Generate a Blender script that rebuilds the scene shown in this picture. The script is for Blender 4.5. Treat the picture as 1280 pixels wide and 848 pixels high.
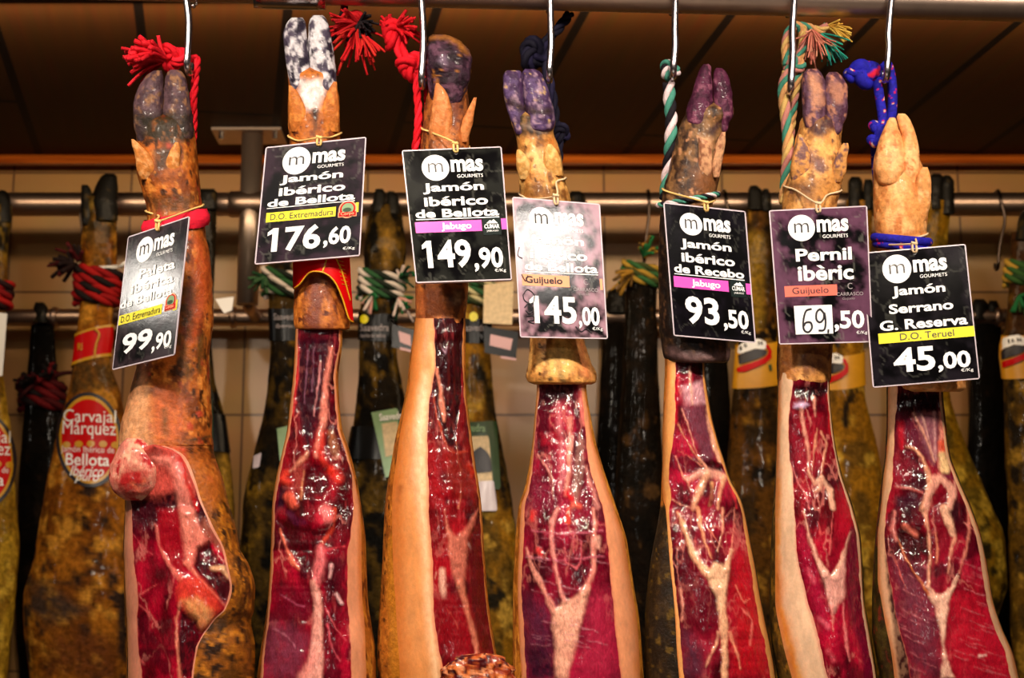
import bpy, math, random
import numpy as np
from mathutils import Vector

for o in list(bpy.data.objects):
    bpy.data.objects.remove(o, do_unlink=True)
scene = bpy.context.scene
COL = scene.collection

# ------------------------------------------------------------------ camera, world, light, exposure
F_PX, W_PX, H_PX = 2150.0, 1280, 848
TILT = math.atan(430.0 / F_PX)
EYE = 1.6
cam_data = bpy.data.cameras.new('camera')
cam_data.sensor_width = 36.0
cam_data.lens = 36.0 * F_PX / W_PX
cam_data.clip_start = 0.05
cam_data.dof.use_dof = True
cam_data.dof.focus_distance = 2.12
cam_data.dof.aperture_fstop = 7.5
cam = bpy.data.objects.new('camera', cam_data)
cam.location = (0, 0, EYE)
cam.rotation_euler = (math.pi / 2 + TILT, 0, 0)
COL.objects.link(cam)
scene.camera = cam

world = bpy.data.worlds.new('world')
scene.world = world
world.use_nodes = True
world.node_tree.nodes['Background'].inputs[0].default_value = (1.0, 0.7, 0.5, 1)
world.node_tree.nodes['Background'].inputs[1].default_value = 0.02

CEIL_Z = EYE + 1.19
WALL_Y = 3.85


def area(name, loc, target, size, energy, color=(1, 0.86, 0.7), size_y=None):
    l = bpy.data.lights.new(name, 'AREA')
    l.energy = energy
    l.color = color
    l.size = size
    if size_y:
        l.shape = 'RECTANGLE'
        l.size_y = size_y
    o = bpy.data.objects.new(name, l)
    o.location = loc
    o.rotation_euler = (Vector(target) - Vector(loc)).to_track_quat('-Z', 'Y').to_euler()
    COL.objects.link(o)
    return o


def spot(name, loc, target, energy, cone, blend=0.6, soft=0.05, color=(1, 0.86, 0.7)):
    l = bpy.data.lights.new(name, 'SPOT')
    l.energy = energy
    l.color = color
    l.spot_size = math.radians(cone)
    l.spot_blend = blend
    l.shadow_soft_size = soft
    o = bpy.data.objects.new(name, l)
    o.location = loc
    o.rotation_euler = (Vector(target) - Vector(loc)).to_track_quat('-Z', 'Y').to_euler()
    COL.objects.link(o)
    return o


# ceiling downlights in front of the display, one small lamp over the shop floor, one over the aisle, spots over the second row
for lx in (-0.95, -0.32, 0.32, 0.95):
    spot('display_downlight', (lx, 1.22, 2.74), (lx * 0.72, 2.12, 2.02), 48, 72, 0.8)
area('shop_ceiling_light', (0.075, -0.95, 2.74), (0.0, 2.1, 1.6), 0.2, 9, (1, 0.9, 0.82))
area('aisle_light_left', (-3.0, 2.05, 2.74), (-0.4, 2.1, 1.9), 0.12, 2.4, (1, 0.92, 0.82))
area('back_strip_light', (0.0, 2.88, 2.74), (0.0, 3.75, 2.56), 2.6, 11.5, (1, 0.74, 0.46), size_y=0.07)
area('added_fill_light', (0.0, 1.2, 0.95), (0.0, 2.3, 2.79), 1.6, 2.6, (1, 0.8, 0.6), size_y=0.4)  # unseen fill lamp added to lift the ceiling, rail undersides and lower hams

scene.view_settings.view_transform = 'Standard'
scene.view_settings.look = 'None'
scene.view_settings.gamma = 1.0
scene.view_settings.use_curve_mapping = False
scene.view_settings.exposure = 0.0

# ------------------------------------------------------------------ helpers
CT, ST = math.cos(TILT), math.sin(TILT)


def P(px, py, d):
    """Point(s) seen at photograph pixel (px, py) standing at world depth y = d."""
    px, py, d = np.broadcast_arrays(np.asarray(px, float), np.asarray(py, float), np.asarray(d, float))
    cx = (px - W_PX / 2) / F_PX
    cy = (H_PX / 2 - py) / F_PX
    dy = CT - cy * ST
    dz = ST + cy * CT
    s = d / dy
    return np.stack([cx * s, d, EYE + dz * s], axis=-1)


def lin(c):
    c = np.asarray(c, float) / 255.0
    return np.where(c <= 0.04045, c / 12.92, ((c + 0.055) / 1.055) ** 2.4)


def front_d(px):
    return 2.12 + 0.08 * px / 1280.0


BACK_D = 3.63
LOW_D = 3.765


def sstep(a, b, x):
    t = np.clip((x - a) / (b - a + 1e-12), 0, 1)
    return t * t * (3 - 2 * t)


def _hash(i, j, k, seed):
    h = (i.astype(np.int64) * 374761393 + j.astype(np.int64) * 668265263 + k.astype(np.int64) * 2147483647 + seed * 974634877) & 0xFFFFFFFF
    h = ((h ^ (h >> 13)) * 1274126177) & 0xFFFFFFFF
    h = h ^ (h >> 16)
    return (h & 0xFFFFFF) / float(0xFFFFFF)


def vnoise(x, y, z=0.0, seed=0):
    x, y, z = np.broadcast_arrays(np.asarray(x, float), np.asarray(y, float), np.asarray(z, float))
    i, j, k = np.floor(x), np.floor(y), np.floor(z)
    fx, fy, fz = x - i, y - j, z - k
    fx, fy, fz = [f * f * (3 - 2 * f) for f in (fx, fy, fz)]
    r = 0
    for a in (0, 1):
        for b in (0, 1):
            for c in (0, 1):
                w = (fx if a else 1 - fx) * (fy if b else 1 - fy) * (fz if c else 1 - fz)
                r = r + w * _hash(i + a, j + b, k + c, seed)
    return r


def fbm(x, y, z=0.0, seed=0, oct=4):
    x, y, z = np.broadcast_arrays(np.asarray(x, float), np.asarray(y, float), np.asarray(z, float))
    r, a, t = 0, 0.5, 0
    for o in range(oct):
        r = r + a * vnoise(x * 2 ** o, y * 2 ** o, z * 2 ** o, seed + o * 17)
        t += a
        a *= 0.5
    return r / t


def smooth_interp(yq, ys, vs, sig=0.0):
    ys = np.asarray(ys, float)
    vs = np.asarray(vs, float)
    # monotone-ish cubic (Catmull with limited slopes)
    h = np.diff(ys)
    dl = np.diff(vs) / h
    m = np.zeros(len(ys))
    m[1:-1] = np.where(dl[:-1] * dl[1:] > 0, 2 * dl[:-1] * dl[1:] / (dl[:-1] + dl[1:] + 1e-12), 0)
    m[0], m[-1] = dl[0], dl[-1]
    i = np.clip(np.searchsorted(ys, yq) - 1, 0, len(ys) - 2)
    t = np.clip((yq - ys[i]) / h[i], 0, 1)
    return ((1 + 2 * t) * (1 - t) ** 2 * vs[i] + t * (1 - t) ** 2 * h[i] * m[i]
            + t * t * (3 - 2 * t) * vs[i + 1] + t * t * (t - 1) * h[i] * m[i + 1])


def line_dist(px, py, pts, widths):
    best = np.full(px.shape, 1e9)
    if np.isscalar(widths):
        widths = [widths] * len(pts)
    elif len(widths) != len(pts):
        widths = np.interp(np.linspace(0, 1, len(pts)), np.linspace(0, 1, len(widths)), widths)
    for (a, b, wa, wb) in zip(pts[:-1], pts[1:], widths[:-1], widths[1:]):
        ax, ay = a
        bx, by = b
        dx, dy = bx - ax, by - ay
        t = np.clip(((px - ax) * dx + (py - ay) * dy) / (dx * dx + dy * dy + 1e-9), 0, 1)
        dd = np.hypot(px - ax - t * dx, py - ay - t * dy) - 0.5 * (wa + (wb - wa) * t)
        best = np.minimum(best, dd)
    return best


def poly_dist(px, py, pts):
    best = line_dist(px, py, list(pts) + [pts[0]], 0.0)
    inside = np.zeros(px.shape, bool)
    n = len(pts)
    for i in range(n):
        x1, y1 = pts[i]
        x2, y2 = pts[(i + 1) % n]
        if y1 == y2:
            continue
        c = ((y1 > py) != (y2 > py)) & (px < (x2 - x1) * (py - y1) / (y2 - y1) + x1)
        inside ^= c
    return np.where(inside, -best, best)


def strokes(px, py, col, hgt, layers, warp=1.6, seed=5):
    wx = px + warp * 2 * (fbm(px / 9, py / 14, 0, seed) - .5) + 0.8 * (vnoise(px / 2.2, py / 3.0, 0, seed + 9) - .5)
    wy = py + warp * 2 * (fbm(px / 9, py / 14, 7, seed + 3) - .5)
    rag = 1.3 * (fbm(px / 5, py / 9, 4.0, seed + 21, 3) - .42) * 2
    for L in layers:
        kind, pts, wid, c, soft = L[:5]
        hh = L[5] if len(L) > 5 else 0.0
        op = L[6] if len(L) > 6 else 1.0
        dd = line_dist(wx, wy, pts, wid) if kind == 'l' else poly_dist(wx, wy, pts)
        dd = dd + rag
        m = op * (1 - sstep(-soft, soft, dd)) * (0.72 + 0.28 * sstep(.35, .6, fbm(px / 4, py / 7, 2.0, seed + 40, 3)))
        col = col * (1 - m[..., None]) + lin(c) * m[..., None]
        hgt = hgt + hh * (1 - sstep(-soft * 1.5, soft * 1.5, dd))
    return col, hgt


CX = {0: 0, 1: 320, 2: 640, 3: 960}
CY = {'A': 0, 'B': 212, 'C': 424, 'D': 636}


def Z(code, *pts):
    x0, y0 = CX[int(code[1])], CY[code[0]]
    return [(x0 + a / 4.0, y0 + b / 4.0) for a, b in pts]


# ------------------------------------------------------------------ materials
def new_mat(name):
    m = bpy.data.materials.new(name)
    m.use_nodes = True
    return m, m.node_tree.nodes, m.node_tree.links, m.node_tree.nodes['Principled BSDF']


def attr_mat(name, rough=0.4, bump=0.15, scale=400.0, stretch=(1, 1, 1), sss=0.0, coat=0.0, spec=0.5, var=0.25, rough_var=0.0, bump_dist=0.002, metallic=0.0, coat_bump=0.22):
    m, N, L, b = new_mat(name)
    at = N.new('ShaderNodeAttribute')
    at.attribute_name = 'Col'
    tc = N.new('ShaderNodeTexCoord')
    mp = N.new('ShaderNodeMapping')
    mp.inputs['Scale'].default_value = stretch
    L.new(tc.outputs['Object'], mp.inputs[0])
    n1 = N.new('ShaderNodeTexNoise')
    n1.inputs['Scale'].default_value = scale
    n1.inputs['Detail'].default_value = 5
    n1.inputs['Roughness'].default_value = 0.65
    L.new(mp.outputs[0], n1.inputs['Vector'])
    mr = N.new('ShaderNodeMapRange')
    mr.inputs[3].default_value = 1 - var
    mr.inputs[4].default_value = 1 + var
    mr.inputs[1].default_value = 0.3
    mr.inputs[2].default_value = 0.7
    L.new(n1.outputs[0], mr.inputs[0])
    mx = N.new('ShaderNodeMix')
    mx.data_type = 'RGBA'
    mx.blend_type = 'MULTIPLY'
    mx.inputs[0].default_value = 1
    L.new(at.outputs['Color'], mx.inputs[6])
    L.new(mr.outputs[0], mx.inputs[7])
    L.new(mx.outputs[2], b.inputs['Base Color'])
    b.inputs['Roughness'].default_value = rough
    if rough_var:
        n2 = N.new('ShaderNodeTexNoise')
        n2.inputs['Scale'].default_value = scale * 0.13
        n2.inputs['Detail'].default_value = 4
        L.new(mp.outputs[0], n2.inputs['Vector'])
        r2 = N.new('ShaderNodeMapRange')
        r2.inputs[1].default_value = 0.35
        r2.inputs[2].default_value = 0.65
        r2.inputs[3].default_value = max(0.05, rough - rough_var)
        r2.inputs[4].default_value = rough + rough_var
        L.new(n2.outputs[0], r2.inputs[0])
        L.new(r2.outputs[0], b.inputs['Roughness'])
    b.inputs['Specular IOR Level'].default_value = spec
    b.inputs['Metallic'].default_value = metallic
    if coat:
        b.inputs['Coat Weight'].default_value = coat
        b.inputs['Coat Roughness'].default_value = 0.09
        b.inputs['Coat IOR'].default_value = 1.4
    if sss:
        b.inputs['Subsurface Weight'].default_value = sss
        b.inputs['Subsurface Radius'].default_value = (0.006, 0.002, 0.001)
        b.inputs['Subsurface Scale'].default_value = 1.0
    if bump:
        bp = N.new('ShaderNodeBump')
        bp.inputs['Strength'].default_value = bump
        bp.inputs['Distance'].default_value = bump_dist
        L.new(n1.outputs[0], bp.inputs['Height'])
        L.new(bp.outputs[0], b.inputs['Normal'])
        if coat:
            n3 = N.new('ShaderNodeTexNoise')
            n3.inputs['Scale'].default_value = scale * 0.4
            n3.inputs['Detail'].default_value = 3
            L.new(mp.outputs[0], n3.inputs['Vector'])
            b2 = N.new('ShaderNodeBump')
            b2.inputs['Strength'].default_value = coat_bump
            b2.inputs['Distance'].default_value = 0.006
            L.new(n3.outputs[0], b2.inputs['Height'])
            L.new(b2.outputs[0], b.inputs['Coat Normal'])
    return m


def plain_mat(name, rgb, rough=0.5, metallic=0.0, spec=0.5, noise=0.0, nscale=60.0, bump=0.0, coat=0.0):
    m, N, L, b = new_mat(name)
    c = tuple(lin(rgb)) + (1,)
    b.inputs['Base Color'].default_value = c
    b.inputs['Roughness'].default_value = rough
    b.inputs['Metallic'].default_value = metallic
    b.inputs['Specular IOR Level'].default_value = spec
    b.inputs['Coat Weight'].default_value = coat
    if noise or bump:
        tc = N.new('ShaderNodeTexCoord')
        n1 = N.new('ShaderNodeTexNoise')
        n1.inputs['Scale'].default_value = nscale
        n1.inputs['Detail'].default_value = 5
        L.new(tc.outputs['Object'], n1.inputs['Vector'])
        if noise:
            cr = N.new('ShaderNodeMix')
            cr.data_type = 'RGBA'
            cr.inputs[6].default_value = tuple(v * (1 - noise) for v in c[:3]) + (1,)
            cr.inputs[7].default_value = tuple(min(1, v * (1 + noise)) for v in c[:3]) + (1,)
            L.new(n1.outputs[0], cr.inputs[0])
            L.new(cr.outputs[2], b.inputs['Base Color'])
        if bump:
            bp = N.new('ShaderNodeBump')
            bp.inputs['Strength'].default_value = bump
            bp.inputs['Distance'].default_value = 0.002
            L.new(n1.outputs[0], bp.inputs['Height'])
            L.new(bp.outputs[0], b.inputs['Normal'])
    return m


M = {}
M['meat'] = attr_mat('cured_meat', rough=0.3, bump=0.5, scale=260, stretch=(1.6, 1.6, 0.7), sss=0.05, coat=0.8, spec=0.06, var=0.25, rough_var=0.14, bump_dist=0.003)
M['fat'] = attr_mat('cured_fat', rough=0.36, bump=0.25, scale=220, stretch=(1, 1, 0.6), sss=0.12, coat=0.55, var=0.1, coat_bump=0.12)
M['rind'] = attr_mat('cured_rind', spec=0.2, coat=0.06, rough=0.4, bump=0.5, scale=170, var=0.3, rough_var=0.12, bump_dist=0.003)
M['hoof'] = attr_mat('hoof_horn', spec=0.15, coat=0.1, rough=0.42, bump=0.6, scale=230, var=0.25, bump_dist=0.003)
M['old_rind'] = attr_mat('mouldy_rind', spec=0.04, coat=0.09, rough=0.4, bump=0.8, scale=90, var=0.55, rough_var=0.14, bump_dist=0.006)
M['fibre'] = attr_mat('rope_fibre', rough=0.75, bump=0.5, scale=900, var=0.25, spec=0.25)
M['string'] = plain_mat('tag_elastic', (238, 196, 120), rough=0.5, noise=0.15, nscale=300)
M['steel'] = plain_mat('brushed_steel', (205, 195, 190), rough=0.22, metallic=1.0, noise=0.12, nscale=30)
M['hook'] = plain_mat('hook_steel', (205, 198, 205), rough=0.26, metallic=1.0)
M['zinc'] = plain_mat('galvanised_steel', (170, 152, 140), rough=0.32, metallic=0.85, noise=0.1, nscale=30)
M['dark_hook'] = plain_mat('dull_hook_steel', (70, 60, 55), rough=0.3, metallic=1.0)
M['rail'] = plain_mat('rail_steel', (190, 165, 150), rough=0.42, metallic=1.0, noise=0.2, nscale=40, bump=0.05)
M['rail_back'] = plain_mat('rail_steel_dull', (185, 160, 145), rough=0.36, metallic=1.0, noise=0.2, nscale=25)
M['black'] = plain_mat('black_print', (10, 9, 11), rough=0.25, spec=0.2, noise=0.4, nscale=80)
M['laminate'] = plain_mat('laminate_edge', (205, 190, 200), rough=0.25)
M['white'] = plain_mat('white_print', (250, 250, 252), rough=0.3)
M['grey'] = plain_mat('grey_print', (160, 150, 155), rough=0.35)
M['yellow'] = plain_mat('yellow_print', (240, 226, 20), rough=0.3)
M['pink'] = plain_mat('pink_print', (232, 80, 190), rough=0.3)
M['salmon'] = plain_mat('salmon_print', (240, 110, 90), rough=0.3)
M['peach'] = plain_mat('peach_print', (250, 165, 120), rough=0.3)
M['ink'] = plain_mat('black_ink', (25, 18, 30), rough=0.4)
M['teal'] = plain_mat('teal_print', (16, 30, 28), rough=0.2)
M['red'] = plain_mat('red_print', (198, 4, 10), rough=0.35, noise=0.1, spec=0.15)
M['gold'] = plain_mat('gold_print', (205, 150, 30), rough=0.3, noise=0.2, nscale=200)
M['green'] = plain_mat('green_print', (44, 70, 40), rough=0.35, noise=0.2)
M['palegreen'] = plain_mat('pale_green_print', (130, 165, 120), rough=0.35, noise=0.2)
M['paper'] = plain_mat('mottled_paper', (215, 190, 150), rough=0.5, noise=0.45, nscale=120)


# ------------------------------------------------------------------ mesh plumbing
ORIGIN = {}


def thing(name, label, cat, loc, group=None):
    o = bpy.data.objects.new(name, None)
    o.empty_display_size = 0.05
    COL.objects.link(o)
    o.location = loc
    o['label'] = label
    o['category'] = cat
    if group:
        o['group'] = group
    ORIGIN[o.name] = np.array(loc, float)
    return o


def tag(o, label, cat, group=None):
    o['label'] = label
    o['category'] = cat
    if group:
        o['group'] = group
    return o


def build(name, V, Fc, mat, parent=None, C=None, smooth=True, origin=None, mat_index=None):
    V = np.asarray(V, float).reshape(-1, 3)
    if parent is not None:
        org = ORIGIN[parent.name]
    else:
        org = np.array(origin if origin is not None else [(V[:, 0].min() + V[:, 0].max()) / 2, (V[:, 1].min() + V[:, 1].max()) / 2, V[:, 2].min()], float)
    me = bpy.data.meshes.new(name)
    me.from_pydata((V - org).tolist(), [], [tuple(int(i) for i in f) for f in Fc])
    if C is not None:
        C = np.asarray(C, float).reshape(-1, 3)
        a = me.color_attributes.new('Col', 'FLOAT_COLOR', 'POINT')
        a.data.foreach_set('color', np.hstack([np.clip(C, 0, 1), np.ones((len(C), 1))]).astype(np.float32).ravel())
    for mm in (mat if isinstance(mat, (list, tuple)) else [mat]):
        me.materials.append(mm)
    if mat_index is not None:
        me.polygons.foreach_set('material_index', np.asarray(mat_index, np.int32))
    if smooth:
        me.polygons.foreach_set('use_smooth', np.ones(len(me.polygons), bool))
    me.update()
    o = bpy.data.objects.new(name, me)
    COL.objects.link(o)
    if parent is not None:
        o.parent = parent
    else:
        o.location = org
    ORIGIN[o.name] = org
    return o


def grid_faces(nr, nc, wrap=False, off=0, flip=False):
    r = np.arange(nr - 1)[:, None]
    c = np.arange(nc if wrap else nc - 1)[None, :]
    a = r * nc + c
    b = r * nc + (c + 1) % nc
    cc = (r + 1) * nc + (c + 1) % nc
    d = (r + 1) * nc + c
    f = np.stack([a, d, cc, b] if not flip else [a, b, cc, d], -1).reshape(-1, 4) + off
    return f.tolist()


class MB:
    def __init__(self):
        self.V, self.F, self.C = [], [], []
        self.n = 0

    def add(self, V, Fc, c=None):
        V = np.asarray(V, float).reshape(-1, 3)
        self.V.append(V)
        self.F += [tuple(i + self.n for i in f) for f in Fc]
        if c is not None:
            c = np.asarray(c, float)
            self.C.append(np.broadcast_to(c, (len(V), 3)) if c.ndim == 1 else c)
        self.n += len(V)

    def tube(self, path, rad, seg=8, c=None, closed=False, cap=True):
        path = np.asarray(path, float)
        n = len(path)
        rad = np.broadcast_to(np.asarray(rad, float), (n,))
        T, Nn, Bn = frames(path, closed)
        a = np.linspace(0, 2 * np.pi, seg, endpoint=False)
        V = path[:, None, :] + rad[:, None, None] * (np.cos(a)[None, :, None] * Nn[:, None, :] + np.sin(a)[None, :, None] * Bn[:, None, :])
        V = V.reshape(-1, 3)
        Fc = grid_faces(n, seg, True)
        if closed:
            Fc += [((n - 1) * seg + i, i, (i + 1) % seg, (n - 1) * seg + (i + 1) % seg) for i in range(seg)]
        elif cap:
            Fc += [tuple(range(seg)), tuple(reversed(range((n - 1) * seg, n * seg)))]
        self.add(V, Fc, c)

    def box(self, x0, x1, y0, y1, z0, z1, c=None):
        V = [(x, y, z) for x in (x0, x1) for y in (y0, y1) for z in (z0, z1)]
        Fc = [(0, 1, 3, 2), (4, 6, 7, 5), (0, 4, 5, 1), (2, 3, 7, 6), (0, 2, 6, 4), (1, 5, 7, 3)]
        self.add(V, Fc, c)

    def build(self, name, mat, parent=None, smooth=True, origin=None):
        return build(name, np.vstack(self.V), self.F, mat, parent, np.vstack(self.C) if self.C else None, smooth, origin)


def frames(path, closed=False):
    n = len(path)
    if closed:
        T = np.roll(path, -1, 0) - np.roll(path, 1, 0)
    else:
        T = np.gradient(path, axis=0)
    T = T / (np.linalg.norm(T, axis=1, keepdims=True) + 1e-12)
    Nn = np.zeros_like(T)
    ref = np.array([0, 1.0, 0]) if abs(T[0][1]) < 0.8 else np.array([1.0, 0, 0])
    v = ref - T[0] * np.dot(ref, T[0])
    Nn[0] = v / np.linalg.norm(v)
    for i in range(1, n):
        v = Nn[i - 1] - T[i] * np.dot(Nn[i - 1], T[i])
        Nn[i] = v / (np.linalg.norm(v) + 1e-12)
    return T, Nn, np.cross(T, Nn)


def resample(pts, step, closed=False, smooth=True):
    pts = np.asarray(pts, float)
    if smooth and len(pts) > 2:
        q = []
        n = len(pts)
        rng = n if closed else n - 1
        for i in range(rng):
            p0 = pts[(i - 1) % n] if (closed or i > 0) else 2 * pts[0] - pts[1]
            p1 = pts[i]
            p2 = pts[(i + 1) % n]
            p3 = pts[(i + 2) % n] if (closed or i + 2 < n) else 2 * pts[-1] - pts[-2]
            for t in np.linspace(0, 1, 12, endpoint=False):
                q.append(0.5 * (2 * p1 + (p2 - p0) * t + (2 * p0 - 5 * p1 + 4 * p2 - p3) * t * t + (-p0 + 3 * p1 - 3 * p2 + p3) * t ** 3))
        if not closed:
            q.append(pts[-1])
        else:
            q.append(pts[0])
        pts = np.array(q)
    elif closed:
        pts = np.vstack([pts, pts[:1]])
    s = np.concatenate([[0], np.cumsum(np.linalg.norm(np.diff(pts, axis=0), axis=1))])
    n = max(3, int(s[-1] / step) + 1)
    sq = np.linspace(0, s[-1], n)
    out = np.stack([np.interp(sq, s, pts[:, i]) for i in range(3)], -1)
    return out[:-1] if closed else out


def rope(mb, pts, R, cols, pitch=None, closed=False, step=None):
    """Twisted strands laid round a path."""
    step = step or R * 0.45
    path = resample(pts, step, closed)
    T, Nn, Bn = frames(path, closed)
    s = np.concatenate([[0], np.cumsum(np.linalg.norm(np.diff(path, axis=0), axis=1))])
    pitch = pitch or R * 9
    if closed:
        tot = s[-1] + np.linalg.norm(path[0] - path[-1])
        k = max(1, round(tot / pitch))
        pitch = tot / k
    n = len(cols)
    for j, c in enumerate(cols):
        a = 2 * np.pi * (j / n + s / pitch)
        off = 0.52 * R
        p = path + off * (np.cos(a)[:, None] * Nn + np.sin(a)[:, None] * Bn)
        mb.tube(p, 0.55 * R if n <= 3 else 0.48 * R, 8, lin(c), closed)


def knot(mb, c, size, R, cols, rot=(0, 0, 0), pitch=None):
    t = np.linspace(0, 2 * np.pi, 40, endpoint=False)
    p = np.stack([np.sin(t) + 2 * np.sin(2 * t), 0.9 * -np.sin(3 * t), np.cos(t) - 2 * np.cos(2 * t)], -1) / 3.0 * size
    from mathutils import Euler
    Rm = np.array(Euler(rot).to_matrix())
    p = p @ Rm.T + np.asarray(c)
    rope(mb, p, R, cols, pitch, closed=True)


def tassel(mb, c, axis, length, n, spread, rad, cols, rng, wave=0.15):
    axis = np.asarray(axis, float) / np.linalg.norm(axis)
    for i in range(n):
        v = axis + rng.normal(0, spread, 3)
        v /= np.linalg.norm(v)
        l = length * rng.uniform(0.7, 1.1)
        side = rng.normal(0, 1, 3) * wave * l
        t = np.linspace(0, 1, 7)[:, None]
        p = np.asarray(c) + v * l * t + side * t * t + np.array([0, 0, -0.25 * l]) * t ** 2 * (0.5 + rng.random())
        r = rad * rng.uniform(0.7, 1.2) * np.linspace(1, 0.75, 7)
        mb.tube(p, r, 5, lin(cols[rng.integers(len(cols))]))


# ------------------------------------------------------------------ lofts: bodies with an elliptical section per row
class Loft:
    def __init__(self, rows, d, k=1.0, kb=None, p=2.0, step=2.0, nc=72, lump=0.0, lfreq=0.08, seed=1, lean=0.0, dome=False):
        if dome:
            y0, l0, r0 = rows[0]
            c0, w0 = (l0 + r0) / 2, (r0 - l0) / 2
            rows = [(y0 - 9, c0 - w0 * .35, c0 + w0 * .35), (y0 - 7.5, c0 - w0 * .62, c0 + w0 * .62), (y0 - 4, c0 - w0 * .88, c0 + w0 * .88)] + list(rows)
        self.lean = lean
        self.ys = [r[0] for r in rows]
        self.Ls = [r[1] for r in rows]
        self.Rs = [r[2] for r in rows]
        self.d, self.k, self.kb, self.p = d, k, (k if kb is None else kb), p
        self.step, self.nc, self.lump, self.lfreq, self.seed = step, nc, lump, lfreq, seed

    def lr(self, y):
        y = np.clip(y, self.ys[0], self.ys[-1])
        return smooth_interp(y, self.ys, self.Ls), smooth_interp(y, self.ys, self.Rs)

    def bumps(self, c, w, ct, st, y):
        if not self.lump:
            return 1.0
        f = self.lfreq
        return 1 + self.lump * 2 * (fbm(c * f - w * ct * f, y * f * .8, st * w * f, self.seed, 4) - .5)

    def surf(self, px, py, out=0.0):
        px, py = np.broadcast_arrays(np.asarray(px, float), np.asarray(py, float))
        L, R = self.lr(py)
        c, w = (L + R) / 2, (R - L) / 2
        ct = np.clip((c - px) / np.maximum(w, 1e-6), -1, 1)
        f = (1 - np.abs(ct) ** self.p) ** (1 / self.p)
        return P(px, py, self.d - self.k * w * self.d / F_PX * f * self.bumps(c, w, ct, f, py) - out)

    def ring(self, t, y, extra=0.0):
        """angle t: 0 left, pi/2 front, pi right, 3pi/2 back; extra in px"""
        L, R = self.lr(np.asarray(y, float))
        c, w = (L + R) / 2, (R - L) / 2 + extra
        k = np.where(np.sin(t) > 0, self.k, self.kb)
        w = w * self.bumps(c, w - extra, np.cos(t), np.sin(t), np.asarray(y, float))
        return P(c - w * np.cos(t), y, self.d - k * w * self.d / F_PX * np.sin(t))

    def mesh(self, name, mat, parent, paint, flat=False):
        y0, y1 = self.ys[0], self.ys[-1]
        nr = max(4, int((y1 - y0) / self.step) + 1)
        y = np.linspace(y0, y1, nr)
        L, R = self.lr(y)
        c, w = (L + R) / 2, (R - L) / 2
        t = np.linspace(0, 2 * np.pi, self.nc, endpoint=False)
        e = 2.0 / self.p
        ct = np.sign(np.cos(t)) * np.abs(np.cos(t)) ** e
        st = np.sign(np.sin(t)) * np.abs(np.sin(t)) ** e
        lm = self.bumps(c[:, None], w[:, None], ct[None, :], st[None, :], y[:, None])
        px = c[:, None] - (w[:, None] * ct[None, :]) * lm
        dep = np.where(st > 0, self.k, self.kb)[None, :] * w[:, None] * self.d / F_PX * st[None, :] * lm
        py = np.broadcast_to(y[:, None], px.shape)
        V = P(px, py, self.d - dep + self.lean * ((py - y0) / (y1 - y0)))
        front = np.broadcast_to((st > -0.2)[None, :], px.shape)
        C = paint(px, py + 0.0 * px, front, dep * F_PX / self.d)
        V = V.reshape(-1, 3)
        C = C.reshape(-1, 3)
        Fc = grid_faces(nr, self.nc, True)
        n = len(V)
        V = np.vstack([V, V[:self.nc].mean(0), V[-self.nc:].mean(0)])
        C = np.vstack([C, C[:self.nc].mean(0), C[n - self.nc:n].mean(0)])
        o0 = (nr - 1) * self.nc
        for i in range(self.nc):
            j = (i + 1) % self.nc
            Fc.append((n, i, j))
            Fc.append((n + 1, o0 + j, o0 + i))
        return build(name, V, Fc, mat, parent, C)


def mottle(base, others, seed, sx=0.08, sy=0.06, layers=None):
    """paint function: a base colour broken up by thresholded patches of other colours, then traced marks on the front"""
    def f(px, py, front, dep):
        col = np.broadcast_to(lin(base), px.shape + (3,)).copy()
        hg = np.zeros(px.shape)
        for i, (c, thr, soft, fr) in enumerate(others):
            n = fbm(px * sx * fr, py * sy * fr, dep * sx * fr, seed + 31 * i, 5)
            m = sstep(thr - soft, thr + soft, n)
            col = col * (1 - m[..., None]) + lin(c) * m[..., None]
        if layers:
            c2, _ = strokes(px, py, col, hg, layers, warp=2.0, seed=seed)
            col = np.where(front[..., None], c2, col)
        return col
    return f


def _glyphs(body, offset, shear):
    c = bpy.data.curves.new('lettering', 'FONT')
    c.body = body
    c.offset = offset
    c.shear = shear
    c.resolution_u = 3
    o = bpy.data.objects.new('lettering', c)
    me = bpy.data.meshes.new_from_object(o)
    V = np.array([v.co[:] for v in me.vertices])[:, :2]
    Fc = [tuple(p.vertices) for p in me.polygons]
    bpy.data.objects.remove(o)
    bpy.data.curves.remove(c)
    bpy.data.meshes.remove(me)
    return V, Fc


ACC = {'ó': ('o', 1), 'é': ('e', 1), 'á': ('a', 1), 'è': ('e', -1)}


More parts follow.
